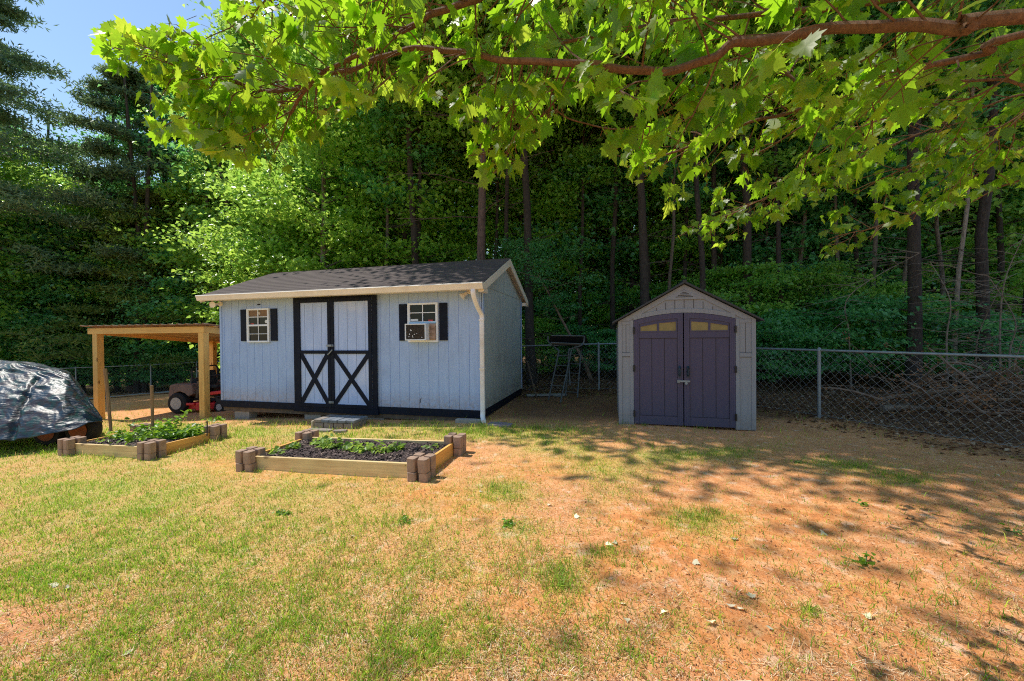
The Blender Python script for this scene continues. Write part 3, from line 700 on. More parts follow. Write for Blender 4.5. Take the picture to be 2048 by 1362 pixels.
for j in range(4):
    y = .15 + j * (cdp - .3) / 3; mb = MB(); mb.box(-.2, cl + .12, y, y + .09, ztF + sl2 * y - .010, ztF + sl2 * y + .022); mb.build('purlin', m_pine0, cp)
mb = MB(); vs = []; fs = []; n = 0; xs = []; x = -.30
while x < cl + .2:
    xs += [(x, 0), (x + .02, .022), (x + .05, .022), (x + .07, 0), (x + .115, 0)]; x += .23; xs += [(x - .005, 0)]
for (x, dz) in xs:
    for y in (-.16, cdp + .2): vs.append((x, y, ztF + sl2 * y + .030 + dz))
for i in range(len(xs) - 1): fs.append((2 * i, 2 * i + 2, 2 * i + 3, 2 * i + 1))
mb.add(vs, fs); o = mb.build('roof_sheet', plain('tan_ribbed_metal', (.36, .25, .20), .5, .15, 5, metal=.2), cp)
sm = o.modifiers.new('s', 'SOLIDIFY'); sm.thickness = .003

# ================================================================== RIDE-ON MOWER
mw = empty('ride_on_mower', at(389, 9.75) , ca + R(4), label='red zero turn riding mower parked under the carport', cat='mower')
mw.location.z -= .02
m_redp = plain('red_mower_paint', (.90, .035, .045), .35, .2, 6, bump=.05, dirt=(.2, .05, .04)); m_tyre = plain('black_rubber', (.015, .015, .017), .8, .3, 20, bump=.4)
m_rim = plain('grey_rim', (.42, .45, .50), .4, .15, 8, metal=.3); m_bag = plain('faded_brown_plastic', (.24, .16, .13), .8, .25, 6); m_dk = plain('dark_machinery', (.03, .03, .032), .6, .4, 10)
def wheel(x, y, r, w_, par, rr=.55):
    mb = MB(); c_ = (x, y, r)
    prof = [(-w_ / 2, r * rr), (-w_ / 2, r * .86), (-w_ * .38, r * .97), (0, r), (w_ * .38, r * .97), (w_ / 2, r * .86), (w_ / 2, r * rr)]
    mb.lathe(c_, (0, 1, 0), prof, 28); Wt = mb.build('wheel', m_tyre, par, smooth=True)
    mb = MB(); mb.lathe(c_, (0, 1, 0), [(-w_ / 2 - .012, r * rr * 1.02), (-w_ / 2 + .01, r * rr * .9), (-w_ * .2, r * rr * .8), (-w_ * .2, .001)], 24)
    mb.cyl((x, y - w_ / 2 + .02, r), (0, 1, 0), r * .15, .05, 12)
    for a in range(5): an = a * 1.2566; mb.cyl((x + math.cos(an) * r * .3, y - w_ * .2 - .01, r + math.sin(an) * r * .3), (0, 1, 0), r * .05, .03, 8)
    mb.build('rim', m_rim, Wt, smooth=True)
    return Wt
for s_ in (0, 1):
    y = 0 if s_ == 0 else .95
    wheel(-.42, y, .27, .24, mw); wheel(.62, y + (.1 if not s_ else -.1), .16, .14, mw, .5)
mb = MB(); mb.tube([(.50, .10, .42), (.62, .10, .40), (.64, .10, .36)], .02, 8); mb.box(.55, .69, .02, .03, .14, .37); mb.box(.55, .69, .17, .18, .14, .37); mb.box(.55, .69, .02, .18, .36, .38); mb.build('caster_fork', m_dk, mw)
mb = MB(); mb.tube([(.50, .85, .42), (.62, .85, .40), (.64, .85, .36)], .02, 8); mb.box(.55, .69, .77, .78, .14, .37); mb.box(.55, .69, .92, .93, .14, .37); mb.box(.55, .69, .77, .93, .36, .38); mb.build('caster_fork', m_dk, mw)
mb = MB(); mb.prism([(-.22, -.02), (.40, -.04), (.52, .1), (.52, .85), (.40, 1.0), (-.22, 1.0)], 2, .12, .27); mb.box(-.25, .05, -.10, -.02, .22, .28); mb.box(.1, .42, -.10, -.03, .10, .29); mb.box(.22, .32, -.08, .06, .26, .42); mb.build('mower_deck', m_redp, mw, bevel=.012)
mb = MB(); mb.box(-.55, .5, .12, .17, .30, .38); mb.box(-.55, .5, .78, .83, .30, .38); mb.box(.44, .52, .1, .85, .34, .42); mb.box(-.6, -.5, .12, .83, .30, .42); mb.build('chassis', m_dk, mw, bevel=.006)
mb = MB(); mb.prism([(.22, .44), (.70, .50), (.74, .58), (.20, .52)], 1, .10, .85); mb.build('foot_cover', m_redp, mw, bevel=.01)
mb = MB(); mb.prism([(-.66, .42), (-.62, .72), (-.5, .76), (.0, .74), (.02, .50), (-.1, .44), (-.2, .52), (-.35, .57), (-.5, .52), (-.6, .40)], 1, -.10, .20); mb.build('fender', m_bag, mw, bevel=.02); mb = MB(); mb.prism([(-.66, .42), (-.62, .72), (-.5, .76), (.0, .74), (.02, .50), (-.1, .44)], 1, .75, 1.03); mb.build('fender', m_bag, mw, bevel=.02)
mb = MB(); mb.box(-.62, -.2, .25, .7, .4, .72); mb.cyl((-.42, .47, .78), (0, 0, 1), .16, .14, 20); mb.tube([(-.5, .3, .5), (-.6, .25, .45), (-.68, .3, .45)], .03, 8); mb.build('engine', m_dk, mw, bevel=.01)
mb = MB(); mb.box(-.06, .36, .24, .72, .60, .70); mb.prism([(-.16, .66), (-.04, .68), (-.10, 1.06), (-.20, 1.04)], 1, .24, .72); mb.build('seat', m_dk, mw, bevel=.04, seg=3)
for y in (.2, .76): mb = MB(); mb.tube([(.14, y, .45), (.15, y, .80), (.20, y, .93), (.34, y + (.12 if y < .5 else -.12), .95)], .014, 8); mb.tube([(.24, y, .935), (.36, y + (.14 if y < .5 else -.14), .95)], .021, 8); mb.build('steering_lever', m_dk, mw, smooth=True)
mb = MB(); mb.tube([(-.18, .10, .45), (-.20, .10, 1.1), (-.2, .16, 1.16), (-.2, .80, 1.16), (-.20, .86, 1.1), (-.18, .86, .45)], .02, 8); mb.build('roll_bar', m_dk, mw, smooth=True)
mb = MB(); mb.tube([(.04, -.0, .4), (.06, .0, .62)], .03, 10); mb.box(-.02, .14, .02, .10, .44, .58); mb.cyl((.09, .0, .78), (0, 0, 1), .035, .07, 12); mb.tube([(.09, .02, .5), (.09, .0, .76)], .02, 8); mb.build('hydraulic_unit', plain('brown_grey_metal', (.16, .12, .09), .6, .5, 20), mw)
mb = MB(); mb.box(.74, .92, .3, .62, .16, .22); mb.tube([(.52, .4, .3), (.8, .4, .2)], .03, 8); mb.build('bumper', m_redp, mw, bevel=.008)

# ================================================================== TARP-COVERED TRAILER
tr = empty('covered_trailer', at(60, 6.9), 0, label='tandem axle trailer load hidden under a wrinkled camouflage tarp', cat='trailer')
to = Vector(tr.location)
prof_s = []   # (px of section, front-bottom(py,D), ridge(py,D), back-top)
secs = [(-330, (912, 5.5), (706, 6.6), 1.0), (-160, (896, 5.7), (714, 6.8), 1.0), (0, (880, 5.9), (727, 7.0), 1.0), (75, (872, 6.0), (733, 7.0), 1.0), (143, (861, 6.15), (750, 6.95), .9), (176, (848, 6.3), (795, 6.9), .6), (206, (845, 6.5), (838, 6.8), .2)]
def sec_pts(px, fb, rd, k_):
    b = P(px, fb[0], fb[1]); t = P(px if px < 100 else px - (px - 100) * .05, rd[0], rd[1])
    mid = b.lerp(t, .45) + Vector((0, -.10, .10)) * k_; mid2 = b.lerp(t, .8) + Vector((0, -.05, .07)) * k_
    bt_ = t + Vector((-.95, .75, -.03)); bb = Vector((bt_.x - .4, bt_.y + .35, b.z + .05))
    if k_ < .5: bt_ = t + Vector((-.95, .8, -.05)); bb = bt_ + Vector((-.25, .2, -.1))
    return [b, mid, mid2, t, bt_, bb]
S = [sec_pts(*s) for s in secs]
nu, nv = 260, 150
def cat(Pv, t):
    n = len(Pv) - 1; x = min(max(t, 0), .99999) * n; i = int(x); f = x - i
    p0 = Pv[max(i - 1, 0)]; p1 = Pv[i]; p2 = Pv[i + 1]; p3 = Pv[min(i + 2, n)]
    c = .5 * ((2 * p1) + (-p0 + p2) * f + (2 * p0 - 5 * p1 + 4 * p2 - p3) * f * f + (-p0 + 3 * p1 - 3 * p2 + p3) * f ** 3)
    return c.lerp(p1.lerp(p2, f), .6)
cols = [[cat([S[i][k_] for i in range(len(S))], u / (nu - 1)) for u in range(nu)] for k_ in range(6)]
Vt = np.zeros((nu, nv, 3))
for u in range(nu):
    sec = [cols[k_][u] for k_ in range(6)]
    for v_ in range(nv): Vt[u, v_] = cat(sec, v_ / (nv - 1))
nrm = np.cross(np.gradient(Vt, axis=1), np.gradient(Vt, axis=0)); nrm /= np.linalg.norm(nrm, axis=2, keepdims=True) + 1e-9
if nrm[nu // 2, nv // 4, 1] > 0: nrm = -nrm
uu = Vt[..., 0]; vv = np.linspace(0, 2.6, nv)[None, :] + 0 * uu
wu = (uu * .93 - vv * .36) + .25 * vnoise(uu, vv, .3, 20); wv = (uu * .36 + vv * .93) + .12 * vnoise(uu, vv, .2, 24)
w1 = vnoise(wu * .35, wv * 1.6, .17, 21); w2 = vnoise(wu * .38, wv * 1.7, .065, 22); w3 = vnoise(wu * .6, wv * 1.6, .028, 23)
disp = (np.abs(w1 - .5) * -.12 + np.abs(w2 - .5) * -.024 + (w3 - .5) * .004) + .03
fold = -.05 * np.exp(-((uu - (-8.2 - .55 * (vv - .9))) / .05) ** 2) * (vv < 1.0)
Vt = Vt + nrm * (disp + fold)[..., None] - np.array(to)
ii = (np.arange(nu - 1)[:, None] * nv + np.arange(nv - 1)[None, :]).ravel()
k = N('camouflage_tarp'); v = k.coords((1, 1, 1))
f = k.noise(v, 5, 3, .5); c = k.ramp(f, [(.0, (.004, .018, .045)), (.42, (.006, .032, .06)), (.5, (.035, .022, .03)), (.58, (.006, .06, .06)), (.66, (.005, .018, .045))])
k.t.nodes[-1]; k.col(c); k.rough(.42); k.b.inputs['Specular IOR Level'].default_value = .5; k.bump(k.noise(k.coords((2, 2, 8)), 6, 4, .5), .4, .03)
tarp = fast('tarp', Vt.reshape(-1, 3), quads=np.stack([ii, ii + 1, ii + nv + 1, ii + nv], 1), mat=k.m, parent=tr, smooth=True)
sm = tarp.modifiers.new('s', 'SOLIDIFY'); sm.thickness = .004
m_rust = plain('rusty_orange_rim', (.30, .075, .025), .6, .3, 8)
for i, px in enumerate((104, 168, -60)):
    pp = P(px, 852, 6.6); r_ = .25; gz = T(pp.x, pp.y); cz = gz + r_ - .01
    mb = MB(); mb.lathe((pp.x - to.x, pp.y - to.y, cz - to.z), (0, 1, 0), [(-.09, r_ * .6), (-.09, r_ * .9), (0, r_), (.09, r_ * .9), (.09, r_ * .6)], 28); Wt = mb.build('wheel', m_tyre, tr, smooth=True)
    mb = MB(); mb.lathe((pp.x - to.x, pp.y - to.y, cz - to.z), (0, 1, 0), [(-.10, r_ * .62), (-.075, r_ * .56), (-.06, r_ * .3), (-.08, .001)], 24); mb.build('rim', m_rust, Wt, smooth=True)
mb = MB(); a = P(-200, 800, 6.9); b = P(190, 800, 6.9)
fz = T(a.x, a.y) + .42
for y in (6.75, 7.7): mb.box(-12 - to.x, b.x - to.x - 1.3, y - to.y - .03, y - to.y + .03, .12 - to.z, .22 - to.z)
mb.box(-12 - to.x, b.x - to.x - 1.3, 6.78 - to.y, 7.67 - to.y, .14 - to.z, .20 - to.z)
mb.build('frame', m_dk, tr)

# ================================================================== RAISED BEDS
m_b0 = woodmat('pale_treated_board_x', (.74, .55, .27), (.52, .33, .14), 0); m_b1 = woodmat('treated_board_y_orange_bounce', (.80, .42, .10), (.58, .26, .05), 1)  # y boards: orange light bounced off the soil is painted into the wood
k = N('bark_mulch_soil'); v = k.coords(); f = k.noise(v, 70, 5, .8); f2 = k.noise(v, 6, 3); c = k.ramp(f, [(.3, (.012, .009, .010)), (.5, (.07, .05, .05)), (.7, (.20, .15, .14))]); k.col(c); k.rough(.9); k.bump(f, 1, .02); m_mul = k.m
def tri_box(mb, o, sx, sy, sz, q):
    mb.box(-sx / 2, sx / 2, -sy / 2, sy / 2, -sz / 2, sz / 2, Matrix.Translation(o) @ q)
def bed(name, FLp, FRp, depth, h, label, board_h, side_lab):
    ang, L = frame2(FLp, FRp); gz = (T(FLp.x, FLp.y) + T(FRp.x, FRp.y)) / 2
    slope = math.atan2(T(FRp.x, FRp.y) - T(FLp.x, FLp.y), L)
    o = empty(name, (FLp.x, FLp.y, T(FLp.x, FLp.y) - .02), ang, label=label, cat='raised bed'); o.rotation_euler = (0, -slope, ang)
    foot((FLp.x, FLp.y), ang, L, depth)
    for y in (0, depth - .038): mb = MB(); mb.box(.06, L - .06, y, y + .038, 0, board_h); mb.build('long_board', m_b0, o, bevel=.004)
    for x in (0, L - .038): mb = MB(); mb.box(x, x + .038, .06, depth - .06, 0, board_h); mb.build('end_board', m_b1, o, bevel=.004)
    # mulch surface
    nu_, nv_ = 120, 50; X, Y = np.meshgrid(np.linspace(.04, L - .04, nu_), np.linspace(.04, depth - .04, nv_)); Z = board_h - .035 + (vnoise(X, Y, .1, 31) - .5) * .03 + (vnoise(X, Y, .03, 32) - .5) * .02
    i_ = (np.arange(nv_ - 1)[:, None] * nu_ + np.arange(nu_ - 1)[None, :]).ravel()
    s_ = fast('soil', np.stack([X.ravel(), Y.ravel(), Z.ravel()], 1), quads=np.stack([i_, i_ + 1, i_ + nu_ + 1, i_ + nu_], 1), mat=m_mul, parent=o)
    # chips
    n_ = 4200; cx = rng.uniform(.05, L - .05, n_); cy = rng.uniform(.05, depth - .05, n_); cz = board_h - .028 + (vnoise(cx, cy, .1, 31) - .5) * .03 + rng.uniform(-.008, .012, n_)
    th_ = rng.uniform(0, 6.28, n_); el = rng.uniform(-.5, .5, n_); l_ = rng.uniform(.008, .03, n_); w_ = rng.uniform(.003, .008, n_)
    d = np.stack([np.cos(th_) * np.cos(el), np.sin(th_) * np.cos(el), np.sin(el)], 1) * l_[:, None]; s = np.stack([-np.sin(th_), np.cos(th_), rng.uniform(-.6, .6, n_)], 1) * w_[:, None]
    c0 = np.stack([cx, cy, cz], 1); Vc = np.concatenate([c0 - d - s, c0 + d - s, c0 + d + s, c0 - d + s]); ia = np.arange(n_)
    t_ = rng.uniform(.3, 1.5, n_)[:, None] * np.array([.10, .070, .068]); t_[rng.random(n_) < .12] = (.3, .22, .18)
    fast('bark_chips', Vc, quads=np.stack([ia, ia + n_, ia + 2 * n_, ia + 3 * n_], 1), mat=MATS.get('chips') or vcolmat('chips', .8), parent=o, col=np.tile(t_, (4, 1)))['kind'] = 'stuff'
    return o, ang, L
def wallblock(p, rz, label, h=.145, grp='notched blocks at the corners of the raised beds'):
    mb = MB(); a = .05; b = .125    # four lobes with slots between them
    for sx in (-1, 1):
        for sy in (-1, 1):
            pl = [(.018, .018), (b - .0, .018), (b, .03), (b, .105), (b - .012, .118), (.03, .118), (.018, .105)]
            pl = [(.018, .018), (.105, .018), (.118, .03), (.118, .100), (.104, .116), (.028, .116), (.018, .106)]
            pl = [(x * sx, y * sy) for x, y in pl]
            mb.prism(pl, 2, 0, h)
    mb.box(-.0181, .0181, -.05, .05, 0, h - .012); mb.box(-.05, .05, -.018, .018, 0.001, h - .013)
    o = mb.build('planter_block', m_brownblk, None, bevel=.006); o.location = p; o.rotation_euler.z = rz
    return tag(o, label, 'planter block', grp)
Rb_FL, Rb_FR = G(497, 938), G(845, 958)
Rb = bed('raised_bed', Rb_FL, Rb_FR, .95, .18, 'pine raised bed of dark mulch with a row of leafy seedlings', .18, '')
Lb_FL, Lb_FR = G(140, 908), G(303, 917)
Lb = bed('raised_bed', Lb_FL, Lb_FR, .95, .18, 'pine raised bed full of bushy vegetable plants beside the tarp', .18, '')
for (o, ang, L), nm in ((Rb, 'seedling bed'), (Lb, 'bushy vegetable bed')):
    rot = Matrix.Rotation(ang, 3, 'Z'); base = Vector(o.location)
    dep = .95
    for (x, y, cn) in ((0.02, 0.02, 'front left'), (L - .02, .02, 'front right'), (0.02, dep - .02, 'rear left'), (L - .02, dep - .02, 'rear right')):
        p = base + rot @ Vector((x, y, 0)); z = T(p.x, p.y) - .05
        wallblock((p.x, p.y, z), ang + random.uniform(-.04, .04), 'lower notched brown block at the %s corner of the %s' % (cn, nm))
        wallblock((p.x + random.uniform(-.006, .006), p.y, z + .147), ang + random.uniform(-.08, .08), 'upper notched brown block at the %s corner of the %s' % (cn, nm))

# ------------------------------------------------------------------ leaves
def leaf_arrays(c, d, n, L, Wd, fold=.25):
    """rhombic folded leaves: centre base c, axis d, normal n (N,3) ; returns V,F"""
    s = np.cross(d, n); s /= np.linalg.norm(s, axis=1, keepdims=True) + 1e-9; n = np.cross(s, d)
    L = L[:, None]; Wd = Wd[:, None]
    b = c; t = c + d * L - n * L * .12; l = c + d * L * .45 - s * Wd * .5 + n * Wd * fold; r = c + d * L * .45 + s * Wd * .5 + n * Wd * fold
    N_ = len(c); V = np.concatenate([b, l, t, r]); i = np.arange(N_)
    F = np.concatenate([np.stack([i, i + N_, i + 2 * N_], 1), np.stack([i, i + 2 * N_, i + 3 * N_], 1)])
    return V, F
def unit(v): return v / (np.linalg.norm(v, axis=1, keepdims=True) + 1e-9)
def rand_leaves(c, L0, up_bias=1.2, droop=.35, r=None, wr=.72):
    r = r or rng; n_ = len(c)
    th_ = r.uniform(0, 2 * np.pi, n_); d = np.stack([np.cos(th_), np.sin(th_), -droop + r.normal(0, .35, n_)], 1)
    n = r.normal(0, .7, (n_, 3)); n[:, 2] += up_bias
    L = L0 * r.uniform(.65, 1.25, n_)
    return leaf_arrays(c, unit(d), unit(n), L, L * wr)

m_bark_d = barkmat('dark_bark', (.060, .048, .042), (.014, .011, .010)); m_bark_g = barkmat('grey_bark', (.17, .145, .12), (.05, .04, .035)); m_bark_p = barkmat('pine_bark', (.15, .10, .085), (.03, .022, .02), .8)
m_lf_bright = leafmat('bright_leaf', (.17, .40, .06), (.50, .95, .14), .52, .27, .7)
m_lf_mid = leafmat('mid_leaf', (.16, .42, .09), (.52, 1.0, .18), .54, .28, .7)
m_lf_dark = leafmat('dark_blue_green_leaf', (.10, .34, .17), (.30, .82, .26), .48, .28, .7)
m_lf_far = leafmat('far_leaf', (.10, .28, .06), (.42, .9, .14), .5, .4, .5)
m_needle = leafmat('pine_needle', (.13, .25, .17), (.26, .44, .2), .32, .5, .4)
m_hem = leafmat('feathery_light_needle', (.15, .27, .07), (.25, .42, .08), .3, .5, .4)

def limb_curve(p0, az, L, rise0, rise1, r, n=6):
    pts = [np.array(p0, float)]; e = rise0
    for i in range(n):
        e = rise0 + (rise1 - rise0) * (i + 1) / n + r.normal(0, .08); az = az + r.normal(0, .12)
        pts.append(pts[-1] + L / n * np.array([math.cos(az) * math.cos(e), math.sin(az) * math.cos(e), math.sin(e)]))
    return np.array(pts)
def make_tree(kind, seed, H, cb, Rc, r0_, leafmat_, barkm, nl=40, leaves=18000, lsz=.12, lean=0.0, conic=False, flat=.35, crownshape=None, dead=0, needle=False, bias=None):
    r = np.random.default_rng(seed); root = empty(kind, (0, 0, 0))
    n = 9; tp = [np.zeros(3)]; off = np.zeros(2)
    for i in range(1, n + 1):
        off = off + r.normal(0, .018 * H / n * 2, 2) + np.array([lean, 0]) * H / n; tp.append(np.array([off[0], off[1], H * i / n * .97]))
    tp[0][2] = -.3; tp = np.array(tp)
    trad = [r0_ * 1.25] + [r0_ * (1 - .88 * (i / n) ** 1.1) for i in range(1, n + 1)]
    mb = MB(); mb.tube(tp, trad, 10, cap=False)
    def trunk_at(z):
        t = np.clip(z / (H * .97), 0, .999) * n; i = int(t); f = t - i; return tp[i] * (1 - f) + tp[i + 1] * f
    cl = []; wt = []
    for j in range(nl):
        q = (j + r.uniform(0, 1)) / nl; z = cb + (H - cb) * q ** .9
        z = min(z, H * .95); p0 = trunk_at(z); az = j * 2.4 + r.normal(0, .4)
        if crownshape: rr = crownshape(q)
        elif conic: rr = (1 - q) ** .85 + .08
        else: rr = (math.sin(math.pi * min(1, q * .82 + .18)) ** .6) * (.9 if q > .1 else .7)
        L = Rc * rr * r.uniform(.6, 1.1)
        if bias: L *= max(.25, 1 + bias[1] * math.cos(az - bias[0]))
        e0, e1 = (.05, -.12) if conic else (.75 - .3 * (1 - q), .15)
        pts = limb_curve(p0, az, L, e0, e1, r); lr = max(.008, trad[min(n, int(z / H * n))] * .35)
        mb.tube(pts, [lr * (1 - .85 * k_ / 6) for k_ in range(7)], 5, cap=False)
        for k_ in range(2, 7):
            ns = 3 if k_ > 3 else 2
            for s_ in range(ns):
                a2 = az + r.choice([-1, 1]) * r.uniform(.4, 1.3); L2 = L * r.uniform(.18, .42) + .15
                p2 = limb_curve(pts[k_], a2, L2, r.uniform(-.25, .5), r.uniform(-.4, .2), r, 3)
                if r.random() < .5: mb.tube(p2, [lr * .35, lr * .25, lr * .15, .003], 3, cap=False)
                for pp_ in p2[1:]: cl.append(pp_); wt.append(.12 + L2 * .32)
    for j in range(dead):
        z = cb * r.uniform(.15, 1.0); p0 = trunk_at(z); pts = limb_curve(p0, r.uniform(0, 6.28), Rc * r.uniform(.25, .6), r.uniform(-.2, .4), r.uniform(-.5, .3), r)
        mb.tube(pts, [.016 * (1 - .8 * k_ / 6) for k_ in range(7)], 4, cap=False)
        for k_ in (2, 3, 4, 5):
            p2 = limb_curve(pts[k_], r.uniform(0, 6.28), Rc * .2, 0, -.3, r, 3); mb.tube(p2, [.006, .005, .004, .002], 3, cap=False)
    mb.build('trunk', barkm, root, smooth=True)
    cl = np.array(cl); wt = np.array(wt); m = len(cl)
    ci = r.integers(0, m, leaves); g3 = r.normal(0, 1, (leaves, 3)); g3[:, 2] *= flat
    if needle: g3 *= .55
    c = cl[ci] + g3 * wt[ci][:, None]
    ok = c[:, 2] > .05; c = c[ok]; ci = ci[ok]
    if needle:
        # tufts: narrow long blades radiating
        d = unit(r.normal(0, 1, (len(c), 3)) + np.array([0, 0, .15])); nn = unit(r.normal(0, 1, (len(c), 3))); L = lsz * r.uniform(.7, 1.3, len(c)); Vv, Ff = leaf_arrays(c, d, nn, L, L * .26)
    else: Vv, Ff = rand_leaves(c, lsz, r=r)
    tint = np.clip(.5 + .25 * (r.random(m)[ci] - .5) * 2 + r.normal(0, .22, len(c)), 0, 1)
    fast('crown', Vv, tris=Ff, mat=leafmat_, parent=root, attrs=dict(tint=np.tile(tint, 4)))
    return root
tall = lambda q: (math.sin(math.pi * min(1, q * .8 + .2)) ** .5)
TREES = dict(
    tallA=make_tree('broadleaf_tree', 11, 16.5, 4.0, 3.1, .17, m_lf_mid, m_bark_d, 46, 20000, .18),
    tallB=make_tree('broadleaf_tree', 12, 15.0, 3.2, 2.7, .14, m_lf_bright, m_bark_g, 42, 19000, .175),
    tallC=make_tree('broadleaf_tree', 13, 17.5, 5.5, 3.3, .16, m_lf_dark, m_bark_d, 46, 20000, .18),
    edgeA=make_tree('understory_tree', 14, 8.0, .5, 2.2, .07, m_lf_bright, m_bark_g, 40, 15000, .155),
    edgeB=make_tree('understory_tree', 15, 9.5, .6, 2.3, .08, m_lf_mid, m_bark_d, 42, 15500, .155),
    edgeC=make_tree('understory_tree', 16, 7.0, .3, 2.3, .06, m_lf_dark, m_bark_d, 38, 15000, .155),
    thin=make_tree('slender_tree', 17, 16.0, 6.5, 2.2, .085, m_lf_mid, m_bark_d, 34, 9000, .165, dead=8),
    thinB=make_tree('slender_tree', 18, 15.0, 5.5, 2.0, .065, m_lf_dark, m_bark_g, 30, 7500, .165, dead=10),
    pine=make_tree('pine_tree', 19, 20.0, 6.0, 3.6, .20, m_needle, m_bark_p, 54, 48000, .20, conic=True, flat=.3, needle=True, dead=16),
    pineB=make_tree('pine_tree', 20, 15.5, 4.0, 3.4, .16, m_needle, m_bark_p, 46, 48000, .19, conic=True, flat=.28, needle=True, dead=14),
    cedar=make_tree('feathery_conifer', 21, 6.5, .6, 2.2, .06, m_hem, m_bark_g, 44, 34000, .12, conic=True, flat=.2, needle=True),
    sap=make_tree('woodland_sapling', 22, 3.4, .5, 1.5, .022, m_lf_mid, m_bark_g, 20, 4200, .12, flat=.25),
    sapB=make_tree('woodland_sapling', 23, 2.4, .3, 1.3, .018, m_lf_dark, m_bark_g, 18, 3600, .12, flat=.2),
)
used = set()
def plant(key, px, D, label, s=1.0, rz=None, group=None, cat='tree', y=None, tilt=0, sz=None):
    src = TREES[key]
    if key not in used: used.add(key); o = src
    else: o = copy_tree(src)
    p = at(px, D); o.location = p; o.rotation_euler = (tilt, random.uniform(-.02, .02), rz if rz is not None else random.uniform(0, 6.28)); s *= 1.0; o.scale = (s, s, sz or s)
    for kx in ('label', 'group'):
        if kx in o: del o[kx]
    return tag(o, label, cat, group)

# distinct trees
plant('pine', -70, 15.5, 'tall blue green pine at the left edge of the yard', 1.0, 0.3, cat='pine tree')
plant('pineB', 262, 18.5, 'dark pine rising into the patch of open sky', 1.02, 1.0, cat='pine tree')
plant('cedar', 305, 18.6, 'feathery pale green young conifer between the dark pine and the carport', 1.5, 1.0, cat='conifer')
# big trunk behind the shed
TREES['big'] = make_tree('broadleaf_tree', 31, 16, 8.2, 4.6, .145, m_lf_mid, m_bark_p, 60, 60000, .19, flat=.3, dead=18, bias=(R(-112), .62))
plant('big', 962, 10.9, 'stout straight dark trunk rising right behind the blue shed ridge', 1.0, 0.0)

TREES['over'] = make_tree('broadleaf_tree', 51, 17.0, 8.4, 4.2, .15, m_lf_mid, m_bark_d, 50, 42000, .19, flat=.3, dead=10, bias=(R(-90), .5))
plant('over', 1062, 11.9, 'tall tree whose crown overhangs the gap between the sheds', 1.0, .1)
plant('over', 1296, 11.6, 'tall tree whose crown overhangs the plastic shed', 1.0, -.2)
plant('over', 840, 12.6, 'tall tree behind the right half of the blue shed roof', .95, .3)
plant('over', 1500, 11.6, 'tall tree standing just past the fence behind the plastic shed', .95, 0.2)
# left edge wall of foliage
grpL = 'bushy trees along the back left fence'
for key, px, D, s, lb in (
    ('edgeC', 60, 17.3, 1.15, 'shaded dark green bushy tree behind the tarp covered trailer'),
    ('edgeC', 165, 18.4, 1.2, 'dark green bushy tree behind the left carport post'),
    ('edgeB', 258, 18.6, .95, 'mid green bushy tree behind the fence through the carport'),
    ('edgeC', 352, 18.4, 1.0, 'dark leafy tree behind the red mower'),
    ('edgeA', 430, 19.2, 1.35, 'bright green bushy tree above the left end of the shed roof'),
    ('edgeA', 545, 14.5, 1.05, 'sunlit yellow green tree behind the left half of the shed'),
    ('edgeB', 640, 14.8, 1.1, 'glossy green tree behind the middle of the shed roof'),
    ('edgeA', 715, 15.6, 1.2, 'bright leafy tree left of the group of slim dark trunks'),
    ('edgeB', 490, 20.5, 1.5, 'taller green tree rising over the sunlit bushes'),
    ('edgeC', 110, 17.6, .85, 'low bluish shrub like tree beside the left fence post'),
    ('edgeB', -60, 16, 1.2, 'bushy tree behind the tarp at the edge of the view'),
    ('edgeA', 812, 14.4, 1.15, 'bright green tree filling between the slim trunks over the shed roof'),
    ('edgeA', 905, 15.6, 1.2, 'light green leafy tree just left of the stout trunk'),
    ('edgeA', 1085, 15.2, 1.0, 'fresh green bushy tree seen between the gable and the ladder stand'),
    ('edgeA', 205, 19.6, 1.35, 'lighter green tree over the left half of the carport roof'),
    ('edgeC', -260, 14, 1.2, 'dark bushy tree outside the left edge of the yard')):
    plant(key, px, D, lb, s, group=grpL)
for key, px, D, s, lb in (
    ('tallB', 120, 21.0, .92, 'broadleaf tree filling between the two left pines'),
    ('tallA', 195, 23, .80, 'broadleaf tree just below the open sky'),
    ('tallC', 350, 21, .93, 'dark tall tree right of the dark pine'),
    ('tallB', 440, 22, 1.0, 'tall pale green tree behind the maple branch tips'),
    ('tallA', 540, 19, 1.05, 'tall tree standing over the left half of the shed'),
    ('tallB', 655, 13.2, .9, 'tall light green tree over the shed roof centre'),
    ('tallA', 745, 18.5, 1.1, 'tall green tree left of the slim trunks'),
    ('tallC', 30, 22, .9, 'dark tall tree behind the edge pine'),
    ('tallA', 860, 20, 1.1, 'tall tree standing behind the slim trunks'),
    ('tallC', 1010, 17.5, 1.1, 'tall dark tree just right of the stout pine trunk'),
    ('tallB', 1120, 19, 1.1, 'tall tree in the gap between the two sheds'),
    ('tallC', 1215, 16.5, 1.0, 'dark green tall tree left of the plastic shed roof'),
    ('tallA', 1330, 16, 1.05, 'tall tree behind the peak of the plastic shed'),
    ('tallC', 1450, 14.5, 1.0, 'dark crowned tree behind the right side of the plastic shed'),
    ('tallA', 1560, 16, 1.1, 'tall tree behind the nearest fence post'),
    ('tallC', 1680, 15, 1.1, 'tall dark tree in the middle of the right hand woods'),
    ('tallA', 1800, 17, 1.1, 'tall tree deep in the woods past the chain link fence'),
    ('tallC', 1930, 14, 1.0, 'tall tree over the brush pile'),
    ('tallA', 2080, 16, 1.1, 'tall tree at the right edge of the woods'),
    ('tallC', 2250, 13, 1.1, 'tall tree beyond the right edge of the view'),
    ('tallA', -200, 20, 1.0, 'tall tree beyond the left edge of the view')):
    plant(key, px, D, lb, s, group='tall trees of the woods')
